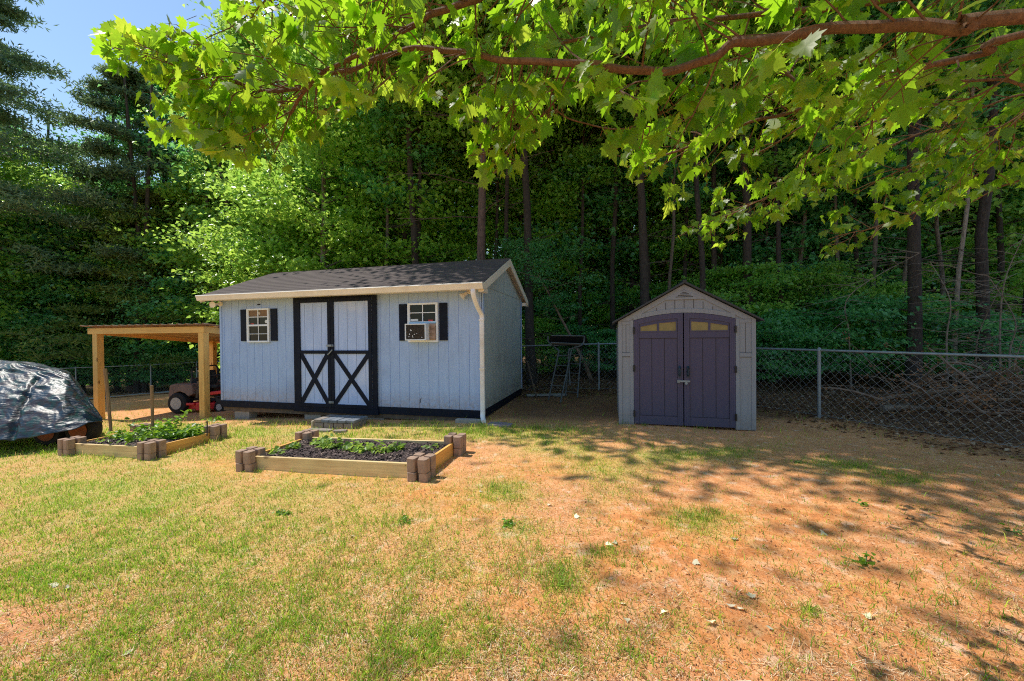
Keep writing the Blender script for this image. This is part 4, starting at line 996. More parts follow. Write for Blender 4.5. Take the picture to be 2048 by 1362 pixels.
# slender trunks: too many and too alike to tell apart
rs = random.Random(5); k_ = 0
slender = [(780, 13.2), (800, 14), (838, 12.8), (857, 14.8), (905, 15.5), (985, 14.2), (1006, 12.9), (1040, 15), (1075, 17), (1105, 14.4), (1160, 13.6), (1190, 15.8), (1232, 13.5), (1290, 14), (1345, 12.4), (1372, 13.8), (1400, 11.2), (1425, 12.6),
           (1480, 15), (1530, 13.8), (1558, 11.6), (1600, 12.8), (1650, 14), (1672, 11.8), (1712, 13), (1745, 11), (1768, 14.5), (1800, 10.6), (1850, 13.5), (1880, 11.5), (1915, 12.5), (1990, 12), (2020, 14), (2060, 11), (500, 19), (380, 20), (590, 18)]
for px, D in slender:
    plant(rs.choice(['thin', 'thinB']), px + rs.uniform(-5, 5), D, 'slim dark trunk standing among many others in the shaded woods', rs.uniform(.85, 1.15), group='slender trees in the shaded woods')
TREES['mid1'] = make_tree('broadleaf_tree', 41, 18, 7.5, 3.0, .135, m_lf_dark, m_bark_d, 34, 12000, .13, dead=16)
plant('mid1', 1826, 9.3, 'thick brown trunk beyond the fence between the plastic shed and the brush pile', 1.0, 1.2)
TREES['mid2'] = make_tree('broadleaf_tree', 42, 18, 7.5, 2.8, .125, m_lf_dark, m_bark_d, 34, 12000, .13, dead=16)
plant('mid2', 1966, 9.6, 'thick dark trunk rising over the brush pile', 1.0, 2.2)
TREES['mid3'] = make_tree('slender_tree', 43, 14, 7, 2.2, .055, m_lf_mid, barkmat('pale_bark', (.34, .30, .26), (.12, .10, .085)), 26, 7000, .12, dead=8)
plant('mid3', 1908, 9.8, 'slim pale barked trunk left of the thick dark trunk', 1.0, 2.2)
TREES['lean'] = make_tree('leaning_tree', 44, 7, 3.5, 2.4, .10, m_lf_dark, barkmat('lit_bark', (.30, .22, .16), (.08, .05, .04)), 22, 6000, .12, dead=6, lean=-.55)
plant('lean', 1185, 12.6, 'leaning trunk catching light behind the ladder stand', .62, .2)
# low woodland saplings
saps = [(1075, 11.5), (1130, 12.5), (1210, 11.2), (1180, 13.5), (1560, 9.8), (1600, 8.9), (1545, 8.6), (1700, 8.8), (1720, 10.5), (1650, 9.8), (1780, 9.2), (1860, 8.6), (1900, 10.2), (1960, 9), (2040, 8.6), (1500, 10.5), (1440, 10.8), (1290, 10.9), (1820, 11.5), (2000, 11), (1620, 12), (1400, 12)]
for i, (px, D) in enumerate(saps):
    plant(rs.choice(['sapB', 'sapB', 'sap']), px, D + 1.4, 'low shaded sapling with layered leaves past the fence', rs.uniform(.6, 1.05), group='saplings under the trees past the fence', cat='sapling')
deep = [(1040, 17), (1100, 20), (1150, 16), (1215, 19), (1275, 15.5), (1330, 18), (1390, 15), (1440, 18.5), (1500, 16), (1555, 14.5), (1600, 18), (1650, 15.5), (1710, 17), (1760, 14.5), (1810, 16.5), (1860, 14.2), (1905, 17), (1950, 15), (2010, 16.5), (2060, 14), (2120, 16), (2200, 14), (1240, 22), (1420, 22), (1580, 21.5), (1740, 21), (1890, 20.5), (2030, 20.5), (880, 19), (800, 20)]
for i, (px, D) in enumerate(deep):
    plant(rs.choice(['edgeC', 'edgeC', 'edgeB']), px + rs.uniform(-12, 12), D, 'dim understory tree deep in the woods behind the sheds and right fence', rs.uniform(.85, 1.3), group='understory trees deep in the woods')
lowl = [(40, 17.6), (95, 17.4), (150, 17.8), (215, 18), (270, 18.1), (325, 18), (370, 18.2), (-60, 17)]
for i, (px, D) in enumerate(lowl):
    plant('sapB', px, D, 'knee high leafy growth behind the back left fence', rs.uniform(.7, 1.1), group='leafy growth behind the back left fence', cat='sapling')
for ky, o in TREES.items():
    if ky not in used: print('unused', ky)

# far woods as one mass
nF = 110000
def far_mass():
    r = np.random.default_rng(77)
    px = r.uniform(-900, 2950, nF); D = r.uniform(24, 44, nF); X = (px - 1024) / FP * D
    top = 17 + 3 * vnoise(px, D * 0, 120, 40); top = np.where((px > 60) & (px < 460), 11.0 * D / 22 * .62 + 2, top)
    z = r.uniform(0, 1, nF) ** .9 * top
    dens = vnoise(px + D * 7, z * 26 + D * 3, 60, 41) * .6 + vnoise(px, z * 30, 22, 42) * .4
    ok = dens > .36
    c = np.stack([X, D, z + terr(X, D)], 1)[ok]
    V, F = rand_leaves(c, .34, r=r)
    fast('distant_woods', V, tris=F, mat=m_lf_far, attrs=dict(tint=np.tile(r.random(len(c)), 4)))
    mb = MB()
    for i in range(150):
        a = r.uniform(-700, 2750); d = r.uniform(17, 36); x = (a - 1024) / FP * d; z0 = T(x, d)
        mb.tube([(x, d, z0 - .3), (x + r.normal(0, .3), d, z0 + 7), (x + r.normal(0, .7), d, z0 + 15)], [r.uniform(.08, .2), .09, .04], 6, cap=False)
    o = mb.build('distant_trunks', m_bark_d, None); return o
o = far_mass(); tag(o, 'mass of dim far tree trunks deep in the woods', 'woods', kind='stuff')
tag(bpy.data.objects['distant_woods'], 'mass of far foliage closing the view through the woods', 'woods', kind='stuff')

# ================================================================== FOREGROUND MAPLE
MAPLE = [(0, 0), (.10, .10), (.30, .02), (.26, .16), (.50, .18), (.42, .28), (.62, .50), (.44, .50), (.40, .62), (.22, .56), (.26, .78), (.14, .76), (0, 1.12)]
half = MAPLE
outl = half + [(-x, y) for x, y in half[-2:0:-1]]
OUT = np.array(outl); nO = len(OUT)
def maple_leaves(c, d, n, S, r):
    N_ = len(c); s = unit(np.cross(d, n)); n = np.cross(s, d)
    ox, oy = OUT[:, 0], OUT[:, 1]
    bend = r.uniform(-.1, .75, N_); cup = r.uniform(-.3, .8, N_)
    Vl = c[:, None, :] + S[:, None, None] * (s[:, None, :] * ox[None, :, None] + d[:, None, :] * oy[None, :, None] + n[:, None, :] * (cup[:, None] * (np.abs(ox) * .5)[None, :] - bend[:, None] * (oy ** 2)[None, :] * .45)[..., None])
    ctr = c + S[:, None] * (d * .42 - n * (bend * .08)[:, None])
    Vall = np.concatenate([Vl, ctr[:, None, :]], 1).reshape(-1, 3); K = nO + 1; b = np.arange(N_)[:, None] * K
    j = np.arange(nO); F = np.stack([b + j, b + (j + 1) % nO, b + nO + 0 * j], 2).reshape(-1, 3)
    return Vall, F
r = np.random.default_rng(99)
k = N('maple_leaf'); a_ = k.n('ShaderNodeAttribute', attribute_name='tint')
k.l(k.ramp(a_.outputs['Fac'], [(0, (.025, .085, .012)), (.6, (.07, .17, .016)), (1, (.16, .24, .03))]), k.b.inputs['Base Color']); k.rough(.38)
vn = k.noise(k.coords(), 28, 4, .7)
tr_ = k.n('ShaderNodeBsdfTranslucent'); k.l(k.mix(k.ramp(vn, [(.45, (0, 0, 0)), (.8, (.5, .5, .5))]), k.ramp(a_.outputs['Fac'], [(0, (.30, .56, .015)), (.6, (.50, .84, .03)), (1, (.84, .96, .09))]), (.20, .34, .01)), tr_.inputs['Color'])
ms = k.n('ShaderNodeMixShader'); ms.inputs[0].default_value = .62; k.l(k.b.outputs[0], ms.inputs[1]); k.l(tr_.outputs[0], ms.inputs[2]); k.l(ms.outputs[0], k.out.inputs['Surface']); m_maple = k.m
m_mbark = barkmat('smooth_orange_brown_bark', (.30, .165, .095), (.10, .05, .03), 3.2)
maple = empty('maple_tree', (4.6, 1.0, T(4.6, 1.0)), 0, label='near maple whose leafy limbs hang across the top of the view', cat='tree')
mo = Vector(maple.location)
mbr = MB()
TR = [Vector((4.6, 1.0, -.2)), Vector((4.55, 1.05, 1.5)), Vector((4.5, 1.1, 3.0)), Vector((4.5, 1.2, 4.8)), Vector((4.4, 1.3, 6.6)), Vector((4.3, 1.4, 8.0))]
mbr.tube([p - mo for p in TR], [.19, .16, .14, .11, .07, .02], 14)
# visible main limbs, surveyed points (px, py, depth)
LIMBS = [
    ([(2048, 30, 1.9), (1940, 55, 1.95), (1800, 50, 2.1), (1640, 60, 2.3), (1540, 80, 2.4), (1470, 85, 2.5), (1420, 118, 2.6), (1330, 142, 2.7), (1250, 138, 2.75), (1150, 125, 2.85), (1024, 122, 3.0), (930, 105, 3.2), (830, 97, 3.4), (760, 115, 3.6), (700, 140, 3.8), (640, 150, 4.0), (600, 175, 4.1), (540, 182, 4.3), (470, 165, 4.5), (400, 140, 4.7), (340, 110, 4.9)], .046, .006),
    ([(2048, -60, 2.2), (1900, -20, 2.4), (1700, 10, 2.6), (1500, 30, 2.8), (1330, 45, 3.0), (1200, 70, 3.2), (1080, 95, 3.4), (1000, 130, 3.6)], .035, .006),
    ([(1180, -60, 2.9), (1000, -30, 3.1), (950, 0, 3.2), (880, 22, 3.3), (830, 48, 3.4), (760, 90, 3.5), (690, 122, 3.6), (640, 150, 3.7), (600, 195, 3.8), (580, 230, 3.9)], .036, .006),
    ([(2048, 70, 2.1), (1980, 105, 2.2), (1870, 128, 2.3), (1790, 165, 2.4), (1700, 190, 2.5), (1640, 205, 2.6), (1580, 225, 2.7), (1500, 245, 2.85), (1400, 285, 3.0), (1330, 310, 3.15), (1280, 330, 3.3)], .036, .005),
    ([(2120, 158, 2.3), (2000, 160, 2.4), (1860, 160, 2.5), (1760, 150, 2.6), (1690, 172, 2.7), (1600, 170, 2.8), (1530, 190, 2.9), (1460, 210, 3.0)], .020, .004),
    ([(2130, 170, 2.6), (2020, 195, 2.8), (1900, 240, 3.0), (1820, 275, 3.2), (1760, 300, 3.3), (1680, 330, 3.5), (1600, 360, 3.6), (1530, 395, 3.8), (1480, 420, 3.9), (1430, 440, 4.0)], .018, .004),
    ([(2140, 250, 3.0), (2048, 295, 3.1), (1960, 345, 3.3), (1900, 380, 3.4), (1850, 415, 3.6), (1780, 445, 3.8), (1720, 462, 3.9), (1680, 470, 4.0)], .014, .004),
    ([(1160, 130, 2.85), (1130, 175, 2.95), (1090, 225, 3.05), (1050, 265, 3.15), (1020, 300, 3.3), (1000, 330, 3.4)], .010, .003),
    ([(1110, 220, 3.0), (1160, 245, 3.1), (1240, 258, 3.2), (1310, 250, 3.3)], .007, .003),
    ([(640, 150, 4.0), (600, 175, 4.1), (560, 180, 4.2), (500, 178, 4.3), (440, 168, 4.4)], .008, .003),
    ([(600, 175, 4.0), (560, 215, 4.1), (510, 245, 4.2), (465, 245, 4.3)], .008, .003),
    ([(440, 165, 4.4), (390, 125, 4.5), (350, 85, 4.6)], .006, .003),
    ([(2048, -250, 2.6), (1750, -130, 3.0), (1500, -90, 3.3), (1250, -90, 3.6), (900, -80, 4.2), (700, -60, 4.6), (520, 10, 4.9)], .03, .005),
    ([(1600, 175, 2.8), (1570, 140, 2.9), (1540, 120, 3.0)], .012, .008),
    ([(2140, 205, 2.2), (2040, 238, 2.35), (1960, 270, 2.5), (1880, 300, 2.6), (1800, 340, 2.75), (1740, 370, 2.9)], .012, .004),
    ([(2150, 330, 2.5), (2080, 345, 2.6), (2000, 375, 2.75), (1940, 405, 2.9)], .010, .004),
    ([(2140, 90, 1.7), (2060, 120, 1.8), (1960, 190, 1.95), (1850, 215, 2.1), (1760, 240, 2.2), (1690, 270, 2.3)], .013, .004),
    ([(1720, 190, 1.8), (1640, 230, 1.9), (1570, 275, 2.0), (1510, 310, 2.1)], .009, .004),
    ([(2140, 130, 2.0), (2060, 215, 2.1), (1990, 280, 2.25), (1920, 330, 2.4)], .010, .004),
]
ymaxpts = [(150, -100), (188, -60), (196, 120), (215, 230), (300, 320), (400, 300), (470, 340), (520, 330), (610, 350), (640, 290), (700, 200), (860, 210), (900, 250), (960, 350), (985, 375), (1040, 370), (1075, 300), (1105, 230), (1200, 250), (1240, 330), (1300, 385), (1330, 340), (1420, 355), (1500, 320), (1530, 300), (1700, 330), (1900, 360), (2048, 350)]
ymx = np.array(ymaxpts, float)
def leaf_ok(x, y, z):
    px, py, c = proj(x, y, z); lim = np.interp(px, ymx[:, 0], ymx[:, 1])
    ok = (py < lim + 12 * np.sin(px * .13) + 10 * np.sin(px * .047))
    # lower right sprays
    def band(ax, ay, bx, by, w_):
        t = np.clip((px - ax) / (bx - ax), 0, 1); return (np.abs(py - (ay + (by - ay) * t)) < w_) & (px > min(ax, bx)) & (px < max(ax, bx))
    ok |= band(1330, 430, 1480, 430, 50) | band(1420, 450, 1760, 290, 60) | band(1640, 480, 1960, 350, 45) | band(1700, 400, 2048, 300, 70)
    ok &= ~((px < 448) & (py < 48 - 12 * np.cos(px * .05))) & ~((px > 400) & (px < 452) & (py < 70)) & ~((px < 330) & (py < 55))
    return ok & (c > .6)
def lit_ok(m, inview):
    # boughs above the frame are thinned where the open lawn lies in full sun
    k_ = np.maximum(m[:, 2], 0) / sdir.z; sx, sy = m[:, 0] - sdir.x * k_, m[:, 1] - sdir.y * k_
    px, py, c = proj(sx, sy, 0 * sx); hit = (c > .5) & (px > -50) & (px < 2080) & (py > 800) & (py < 1400)
    dark = (py < 895 + (px - 1490) * .2) & (px > 1480) | ((px > 1720) & (py > 1030))
    lit = hit & ~dark
    for a, nm in ((inview, 'inview'), (~inview, 'out')): print('shadow in lit', nm, int((lit & a).sum()), 'of', int(a.sum()))
    li_ = np.array(lid)
    for q in range(14): print('  limb', q, int((lit & inview & (li_ == q)).sum()), int((inview & (li_ == q)).sum()))
    return ~(lit & (~inview | (py > 1120)))
lid = []; cur = [0]
lc = []; ld = []; lS = []; tw = MB()
def add_twig(p0, direction, L, r, lvl=0, rad=.0035):
    d = Vector(direction).normalized(); p = Vector(p0); n = max(3, int(L / .085)); pts = [p.copy()]
    for i in range(n):
        d = (d + Vector((r.normal(0, .14), r.normal(0, .14), r.normal(-.035, .09)))).normalized(); p = p + d * (L / n); pts.append(p.copy())
        if lvl == 0 and i > 0 and r.random() < .42:
            sd_ = d.cross(Vector((0, 0, 1))).normalized() * r.choice([-1, 1]); add_twig(p, d * .6 + sd_ * .8 + Vector((0, 0, r.normal(-.1, .2))), L * r.uniform(.25, .5), r, 1, rad * .7)
        if i >= (1 if lvl == 0 else 0):
            for s_ in (-1, 1):
                if r.random() < .78:
                    side = d.cross(Vector((0, 0, 1))).normalized() * s_
                    pd = (side * .8 + d * .5 + Vector((0, 0, r.normal(-.25, .35)))).normalized(); pl_ = r.uniform(.03, .075)
                    bp = p + pd * pl_
                    lc.append((p.copy(), bp)); hd = (pd * r.uniform(.25, .8) + Vector((r.normal(0, .28), r.normal(0, .28), -r.uniform(.35, 1.1)))).normalized(); ld.append(hd); lid.append(cur[0]); lS.append((.030 + .05 * r.random() ** 1.3) * (1.0 if lvl == 0 else .9))
    for s_ in range(2):
        lc.append((p.copy(), p + d * .03)); lid.append(cur[0]); ld.append((d * .6 + Vector((r.normal(0, .4), r.normal(0, .4), -.5))).normalized()); lS.append(r.uniform(.05, .10))
    x_, y_, z_ = (np.array([q[i] for q in pts]) for i in range(3)); okk = leaf_ok(x_, y_, z_)
    m_ = int(np.argmin(okk)) if not okk.all() else len(pts)
    if m_ >= 2: tw.tube([q - mo for q in pts[:m_]], [rad * (1 - .6 * i / m_) for i in range(m_)], 4, cap=False)
for li, (pts, ra, rb) in enumerate(LIMBS):
    pts = [(a_, b_, c_ * (1 - (.3 * i_ / len(pts) if li == 0 else .2 if li in (2, 9, 10, 11) else .5 * (i_ / len(pts)) ** .5 + .05 if li == 12 else 0))) for i_, (a_, b_, c_) in enumerate(pts)]
    kf = {3: .68, 4: .8, 5: .85, 6: .88, 14: 1, 15: 1, 16: 1, 17: 1, 18: 1}.get(li, .56 if li != 12 else .75)
    cur[0] = li
    W_ = [P(a_, b_, c_ * (kf if li != 0 else .56)) for a_, b_, c_ in pts]; ra *= .45
    if li in (0, 1, 3, 4, 5, 6, 12): W_ = [Vector((4.53, 1.08, max(2.0, W_[0].z - .1)))] + [Vector((3.2, 1.08 * .5 + W_[0].y * .5, W_[0].z + .1))] + W_
    sp = smoothpts(W_, 5); nn_ = len(sp)
    sp = [q + Vector((0, 0, .003 * math.sin(i * 1.1 + li))) for i, q in enumerate(sp)]
    mbr.tube([q - mo for q in sp], [ra + (rb - ra) * (i / nn_) ** .8 for i in range(nn_)], 9 if ra > .015 else 6)
    dens = {0: .75, 1: .75, 2: .8, 3: .7, 4: .65, 5: 1.0, 6: 1.1, 12: .7, 14: .6, 15: .6, 16: .5, 17: .5, 18: .5}.get(li, 1.0)
    start = 10 if W_[0].x > 4 else 0; acc = 0
    for i in range(start, nn_ - 1):
        seg = (sp[i + 1] - sp[i]); acc += seg.length * 29 * dens * (1 if li not in (4, 5, 6) else .75)
        while acc > 1:
            acc -= 1; dd = seg.normalized(); side = dd.cross(Vector((0, 0, 1))).normalized() * r.choice([-1, 1])
            add_twig(sp[i], dd * r.uniform(.3, 1.0) + side * r.uniform(.4, 1.0) + Vector((0, 0, r.normal(.0, .45))), r.uniform(.14, .42), r)
    add_twig(sp[-1], (sp[-1] - sp[-2]).normalized(), .35, r)
cur[0] = 20
# crown above the frame
for i in range(46):
    z = r.uniform(4.2, 8.0); az = i * 2.4; L = r.uniform(1.6, 3.6) * (1 - (z - 4.2) / 7)
    p0 = Vector((4.45, 1.2, z * .92)); pc = limb_curve(p0, az, L, .5, .0, r, 6); mbr.tube([Vector(q) - mo for q in pc], [.03, .026, .02, .016, .012, .008, .004], 6)
    for q in range(1, 7):
        for s_ in range(3): add_twig(pc[q], (math.cos(az + r.normal(0, 1)), math.sin(az + r.normal(0, 1)), r.normal(.1, .3)), r.uniform(.4, .9), r)
mbr.build('limb', m_mbark, maple, smooth=True).name = 'trunk_and_limbs'
tw.build('twig', m_mbark, maple, smooth=True).name = 'twigs'
base_ = np.array([b for a, b in lc]); att = np.array([a for a, b in lc]); dd_ = np.array(ld); SS = np.array(lS)
mid_ = base_ + dd_ * SS[:, None] * .6
px, py, c_ = proj(mid_[:, 0], mid_[:, 1], mid_[:, 2]); inview = (c_ > .3) & (px > -150) & (px < 2200) & (py > -80) & (py < 1400)
ok = np.where(inview, leaf_ok(mid_[:, 0], mid_[:, 1], mid_[:, 2]), True) & lit_ok(mid_, inview) & (np.linalg.norm(mid_ - np.array(CAM), axis=1) > .8)
base_, att, dd_, SS = base_[ok], att[ok], dd_[ok], SS[ok]; print('maple leaves', len(base_), 'in view', int((ok & inview).sum()))
nn = r.normal(0, .55, (len(base_), 3)); nn[:, 2] += .75; nn += np.array([-.25, -.1, 0])
Vm, Fm = maple_leaves(base_ - np.array(mo), dd_, unit(nn), SS, r)
tt = np.clip(r.normal(.5, .22, len(base_)), 0, 1)
fast('crown', Vm, tris=Fm, mat=m_maple, parent=maple, attrs=dict(tint=np.repeat(tt, nO + 1)))
# petioles
s1 = unit(np.cross(base_ - att, np.array([0, 0, 1.])) + 1e-6) * .0012; a0 = att - np.array(mo); b0 = base_ - np.array(mo)
Vp = np.concatenate([a0 - s1, a0 + s1, b0 + s1, b0 - s1]); n0 = np.arange(len(a0)); m0 = len(a0)
fast('leaf_stalks', Vp, quads=np.stack([n0, n0 + m0, n0 + 2 * m0, n0 + 3 * m0], 1), mat=m_mbark, parent=maple)

# ================================================================== FENCES
def chain_fence(name, pts, h, label, mesh_mat, posts=None, cat='fence', rw=.0028, ds=.062, dz=.067, rail_r=.021, post_r=.028):
    """pts: ground polyline (x,y); top follows the ground"""
    o = empty(name, (pts[0][0], pts[0][1], T(*pts[0])), 0, label=label, cat=cat); O = Vector(o.location)
    seg = [Vector((b[0] - a[0], b[1] - a[1])) for a, b in zip(pts[:-1], pts[1:])]; lens = [s.length for s in seg]; tot = sum(lens)
    zs = np.array([T(*p) for p in pts]); cum = np.concatenate([[0], np.cumsum(lens)])
    def at_s(s):
        i = min(int(np.searchsorted(cum, s, side='right')) - 1, len(seg) - 1); i = max(i, 0); f = (s - cum[i]) / lens[i]
        return pts[i][0] + seg[i].x * f, pts[i][1] + seg[i].y * f, zs[i] + (zs[i + 1] - zs[i]) * f
    nW = int(tot / ds); nZ = int(h / dz); Vl = []; rows = []
    K = 3; V = []; Q = []
    for w_ in range(nW):
        ph = w_ % 2; ring0 = len(V)
        for j in range(nZ + 1):
            s = min(tot, (w_ + ((j + ph) % 2)) * ds); x, y, z = at_s(s); s2 = at_s(min(tot, s + .05)); tx, ty = s2[0] - x, s2[1] - y; tl = math.hypot(tx, ty) or 1; nx2, ny2 = -ty / tl, tx / tl
            # slight sag and depth weave
            yy_ = z + .03 + j * dz
            for q in range(K):
                a = 2.094 * q; V.append((x + nx2 * rw * math.sin(a) + tx / tl * rw * math.cos(a) - O.x, y + ny2 * rw * math.sin(a) + ty / tl * rw * math.cos(a) - O.y, yy_ - O.z))
        for j in range(nZ):
            for q in range(K): a = ring0 + j * K; Q.append((a + q, a + (q + 1) % K, a + K + (q + 1) % K, a + K + q))
    fast('wire_mesh', np.array(V), quads=np.array(Q), mat=mesh_mat, parent=o)
    mb = MB(); n_ = int(tot / .4) + 1; mb.tube([Vector(at_s(tot * i / n_)) + Vector((0, 0, h + .05)) - O for i in range(n_ + 1)], rail_r, 10); 
    mb.build('top_rail', m_metal, o, smooth=True)
    mb = MB(); mb.tube([Vector(at_s(tot * i / n_)) + Vector((0, 0, .05)) - O for i in range(n_ + 1)], .003, 4); mb.build('tension_wire', m_metal, o)
    for s in (posts or np.arange(.0, tot + .01, 2.6)):
        x, y, z = at_s(s); mb = MB(); mb.tube([Vector((x, y, z - .2)) - O, Vector((x, y, z + h + .03)) - O], post_r, 12); mb.lathe(Vector((x, y, z + h + .03)) - O, (0, 0, 1), [(0, post_r * 1.25), (.03, post_r * 1.3), (.06, post_r * .9), (.075, .001)], 12)
        mb.build('post', m_metal, o, smooth=True)
    return o
m_wire = plain('galvanised_wire', (.30, .35, .40), .5, .2, 10, metal=.2, bump=0); m_wired = plain('dull_dark_wire', (.12, .15, .17), .6, .2, 10, metal=.3, bump=0)
pst = at(1638, 6.85)
dirf = Vector((-.513, 1.0)).normalized()
e1 = (pst.x - dirf.x * 5.5, pst.y - dirf.y * 5.5); e2 = (pst.x + dirf.x * 3.9, pst.y + dirf.y * 3.9)
chain_fence('chain_link_fence', [e1, (pst.x - dirf.x * 2.6, pst.y - dirf.y * 2.6), (pst.x, pst.y), e2], 1.15, 'galvanised chain link fence with top rail running right of the plastic shed', m_wire, posts=[.2, 5.5, 8.0])
b1 = at(1197, 10.4)
chain_fence('chain_link_fence', [e2, (b1.x, b1.y), (-.6, 10.9), (-2.2, 11.2)], 1.2, 'chain link fence closing the gap between the two sheds', m_wire, posts=[0.05, (Vector(e2) - Vector((b1.x, b1.y))).length, (Vector(e2) - Vector((b1.x, b1.y))).length + 2.6])
l1, l2, l3, l4 = at(-260, 15.2), at(150, 16.2), at(300, 16.9), at(392, 17.4)
chain_fence('chain_link_fence', [(l1.x, l1.y), (l2.x, l2.y), (l3.x, l3.y), (l4.x, l4.y), (-9.5, 18.2)], 1.2, 'dark chain link fence at the back of the yard seen through the carport', m_wired, rw=.0035, posts=[0.1, (l1 - l2).length, (l1 - l2).length + (l2 - l3).length, (l1 - l2).length + (l2 - l3).length + (l3 - l4).length])
# pale edging path near that fence
q1, q2, q3, q4 = at(205, 15.0), at(300, 15.9), at(392, 16.6), at(480, 17.2)
mb = MB()
pts_ = [at(-100, 13.5), at(100, 14.3), q1, q2, q3, q4]
vs = []; fs = []
for i in range(61):
    t = i / 60 * (len(pts_) - 1); j = min(int(t), len(pts_) - 2); p = pts_[j].lerp(pts_[j + 1], t - j)
    for dy in (-.28, .28): vs.append((p.x, p.y + dy, T(p.x, p.y + dy) + .05 + .02 * vnoise(p.x, dy, .3, 4)))
for i in range(60): fs.append((2 * i, 2 * i + 2, 2 * i + 3, 2 * i + 1))
mb.add(vs, fs); tag(mb.build('path', plain('pale_gravel', (.42, .42, .44), .9, .3, 20, bump=.6), None), kind='structure')

# ================================================================== LADDER STAND between the sheds
m_std = plain('dull_green_grey_steel', (.10, .13, .15), .55, .3, 10, metal=.3)
ls0 = at(1135, 8.9); ls = empty('ladder_stand', ls0, R(4), label='steel hunting ladder stand with double seat leaning between the sheds', cat='ladder stand')
def lp(px, py, D): return P(px, py, D) - ls0
def ladder(a0, a1, b0, b1, n, nm):
    mb = MB(); mb.tube([lp(*a0), lp(*a1)], .017, 8); mb.tube([lp(*b0), lp(*b1)], .017, 8)
    for i in range(n): t = (i + .5) / n; mb.tube([lp(*a0).lerp(lp(*a1), t), lp(*b0).lerp(lp(*b1), t)], .010, 6)
    mb.build(nm, m_std, ls, smooth=True)
ls.rotation_euler.z = 0
ladder((1097, 800, 8.7), (1118, 702, 8.9), (1121, 805, 8.6), (1143, 700, 8.9), 5, 'ladder')
ladder((1131, 792, 9.0), (1139, 700, 9.1), (1155, 795, 8.9), (1162, 700, 9.1), 5, 'ladder')
mb = MB(); mb.tube(smoothpts([lp(1140, 770, 8.8), lp(1137, 705, 8.9), lp(1145, 697, 8.9), lp(1160, 692, 8.8), lp(1167, 686, 8.8), lp(1169, 672, 8.8)], 5), .019, 8)
mb.tube(smoothpts([lp(1096, 672, 9.0), lp(1097, 684, 9.0), lp(1105, 690, 9.0), lp(1118, 702, 8.9)], 5), .019, 8)
mb.tube([lp(1103, 671, 8.9), lp(1168, 672, 8.8)], .014, 8); mb.tube([lp(1102, 685, 8.9), lp(1165, 688, 8.8)], .014, 8); mb.build('rail', m_std, ls, smooth=True)
mb = MB(); a, b = lp(1103, 689, 8.9), lp(1164, 692, 8.8); c2, d2 = lp(1108, 690, 9.35), lp(1166, 691, 9.3)
mb.add([a, b, d2, c2] + [v + Vector((0, 0, .05)) for v in (a, b, d2, c2)], [(0, 3, 2, 1), (4, 5, 6, 7), (0, 1, 5, 4), (1, 2, 6, 5), (2, 3, 7, 6), (3, 0, 4, 7)]); mb.build('seat', m_blk, ls, bevel=.015)
mb = MB(); a, b, c2, d2 = lp(1101, 670, 9.2), lp(1172, 671, 9.15), lp(1176, 686, 9.25), lp(1098, 686, 9.3)
mb.add([a, b, c2, d2] + [v + Vector((0, .06, 0)) for v in (a, b, c2, d2)], [(0, 3, 2, 1), (4, 5, 6, 7), (0, 1, 5, 4), (1, 2, 6, 5), (2, 3, 7, 6), (3, 0, 4, 7)]); mb.build('backrest', m_blk, ls, bevel=.015)
# planks / poles on ground
pk = P(1053, 782, 9.6); mb = MB(); mb.box(0, 1.0, -.07, .07, 0, .045); o = mb.build('plank', plain('grey_plank', (.30, .31, .31), .85, .25, 8, stretch=(1, 10, 10)), None, bevel=.004); o.location = (pk.x, pk.y, T(pk.x, pk.y) + .02); o.rotation_euler.z = .05
tag(o, 'grey plank lying on the ground beside the blue shed rear corner', 'plank')
mb = MB(); a = P(1054, 722, 9.9); b = P(1073, 770, 9.4); b.z = T(b.x, b.y) + .01; mb.tube([Vector((0, 0, 0)), a - b], .018, 8); o = mb.build('wooden_pole', m_frame_dark, None); o.location = b; tag(o, 'thin brown pole leaning by the rear corner of the blue shed', 'pole')

# ================================================================== BRUSH PILE beyond the side fence
m_twg = plain('dry_grey_brown_branch', (.22, .155, .115), .9, .35, 8); m_dl = leafmat('dry_brown_leaf', (.30, .17, .10), (.30, .16, .08), .25, .7, .2)
bp0 = at(1950, 7.6); bp = empty('brush_pile', bp0, 0, label='heap of cut dry branches and brown leaves behind the side fence', cat='brush pile')
mb = MB(); rr = np.random.default_rng(5); pts3 = []
for i in range(190):
    c = np.array([rr.normal(.3, 1.25), rr.normal(.0, .45), 0]); c[2] = max(.03, rr.uniform(0, .75) * math.exp(-(c[0] - .3) ** 2 / 3.5))
    az = rr.normal(.1, .7) + (math.pi if rr.random() < .5 else 0); el = rr.normal(.15, .42); L = rr.uniform(.4, 1.7)
    p_ = limb_curve(c, az, L, el, el - .3, rr, 4); p_[:, 2] = np.maximum(p_[:, 2], .01)
    mb.tube(p_, [.012, .010, .008, .006, .003] if rr.random() < .8 else [.032, .03, .026, .02, .012], 5, cap=False); pts3 += list(p_[1:])
mb.build('branch', m_twg, bp, smooth=True).name = 'branches'
pts3 = np.array(pts3); ci = rr.integers(0, len(pts3), 2600); c = pts3[ci] + rr.normal(0, .06, (2600, 3)); c[:, 2] = np.maximum(c[:, 2], .02)
Vv, Ff = leaf_arrays(c, unit(rr.normal(0, 1, c.shape)), unit(rr.normal(0, 1, c.shape)), rr.uniform(.03, .08, len(c)), rr.uniform(.02, .05, len(c)), .5)
fast('dry_leaves', Vv, tris=Ff, mat=m_dl, parent=bp, attrs=dict(tint=np.tile(rr.random(len(c)), 4)))
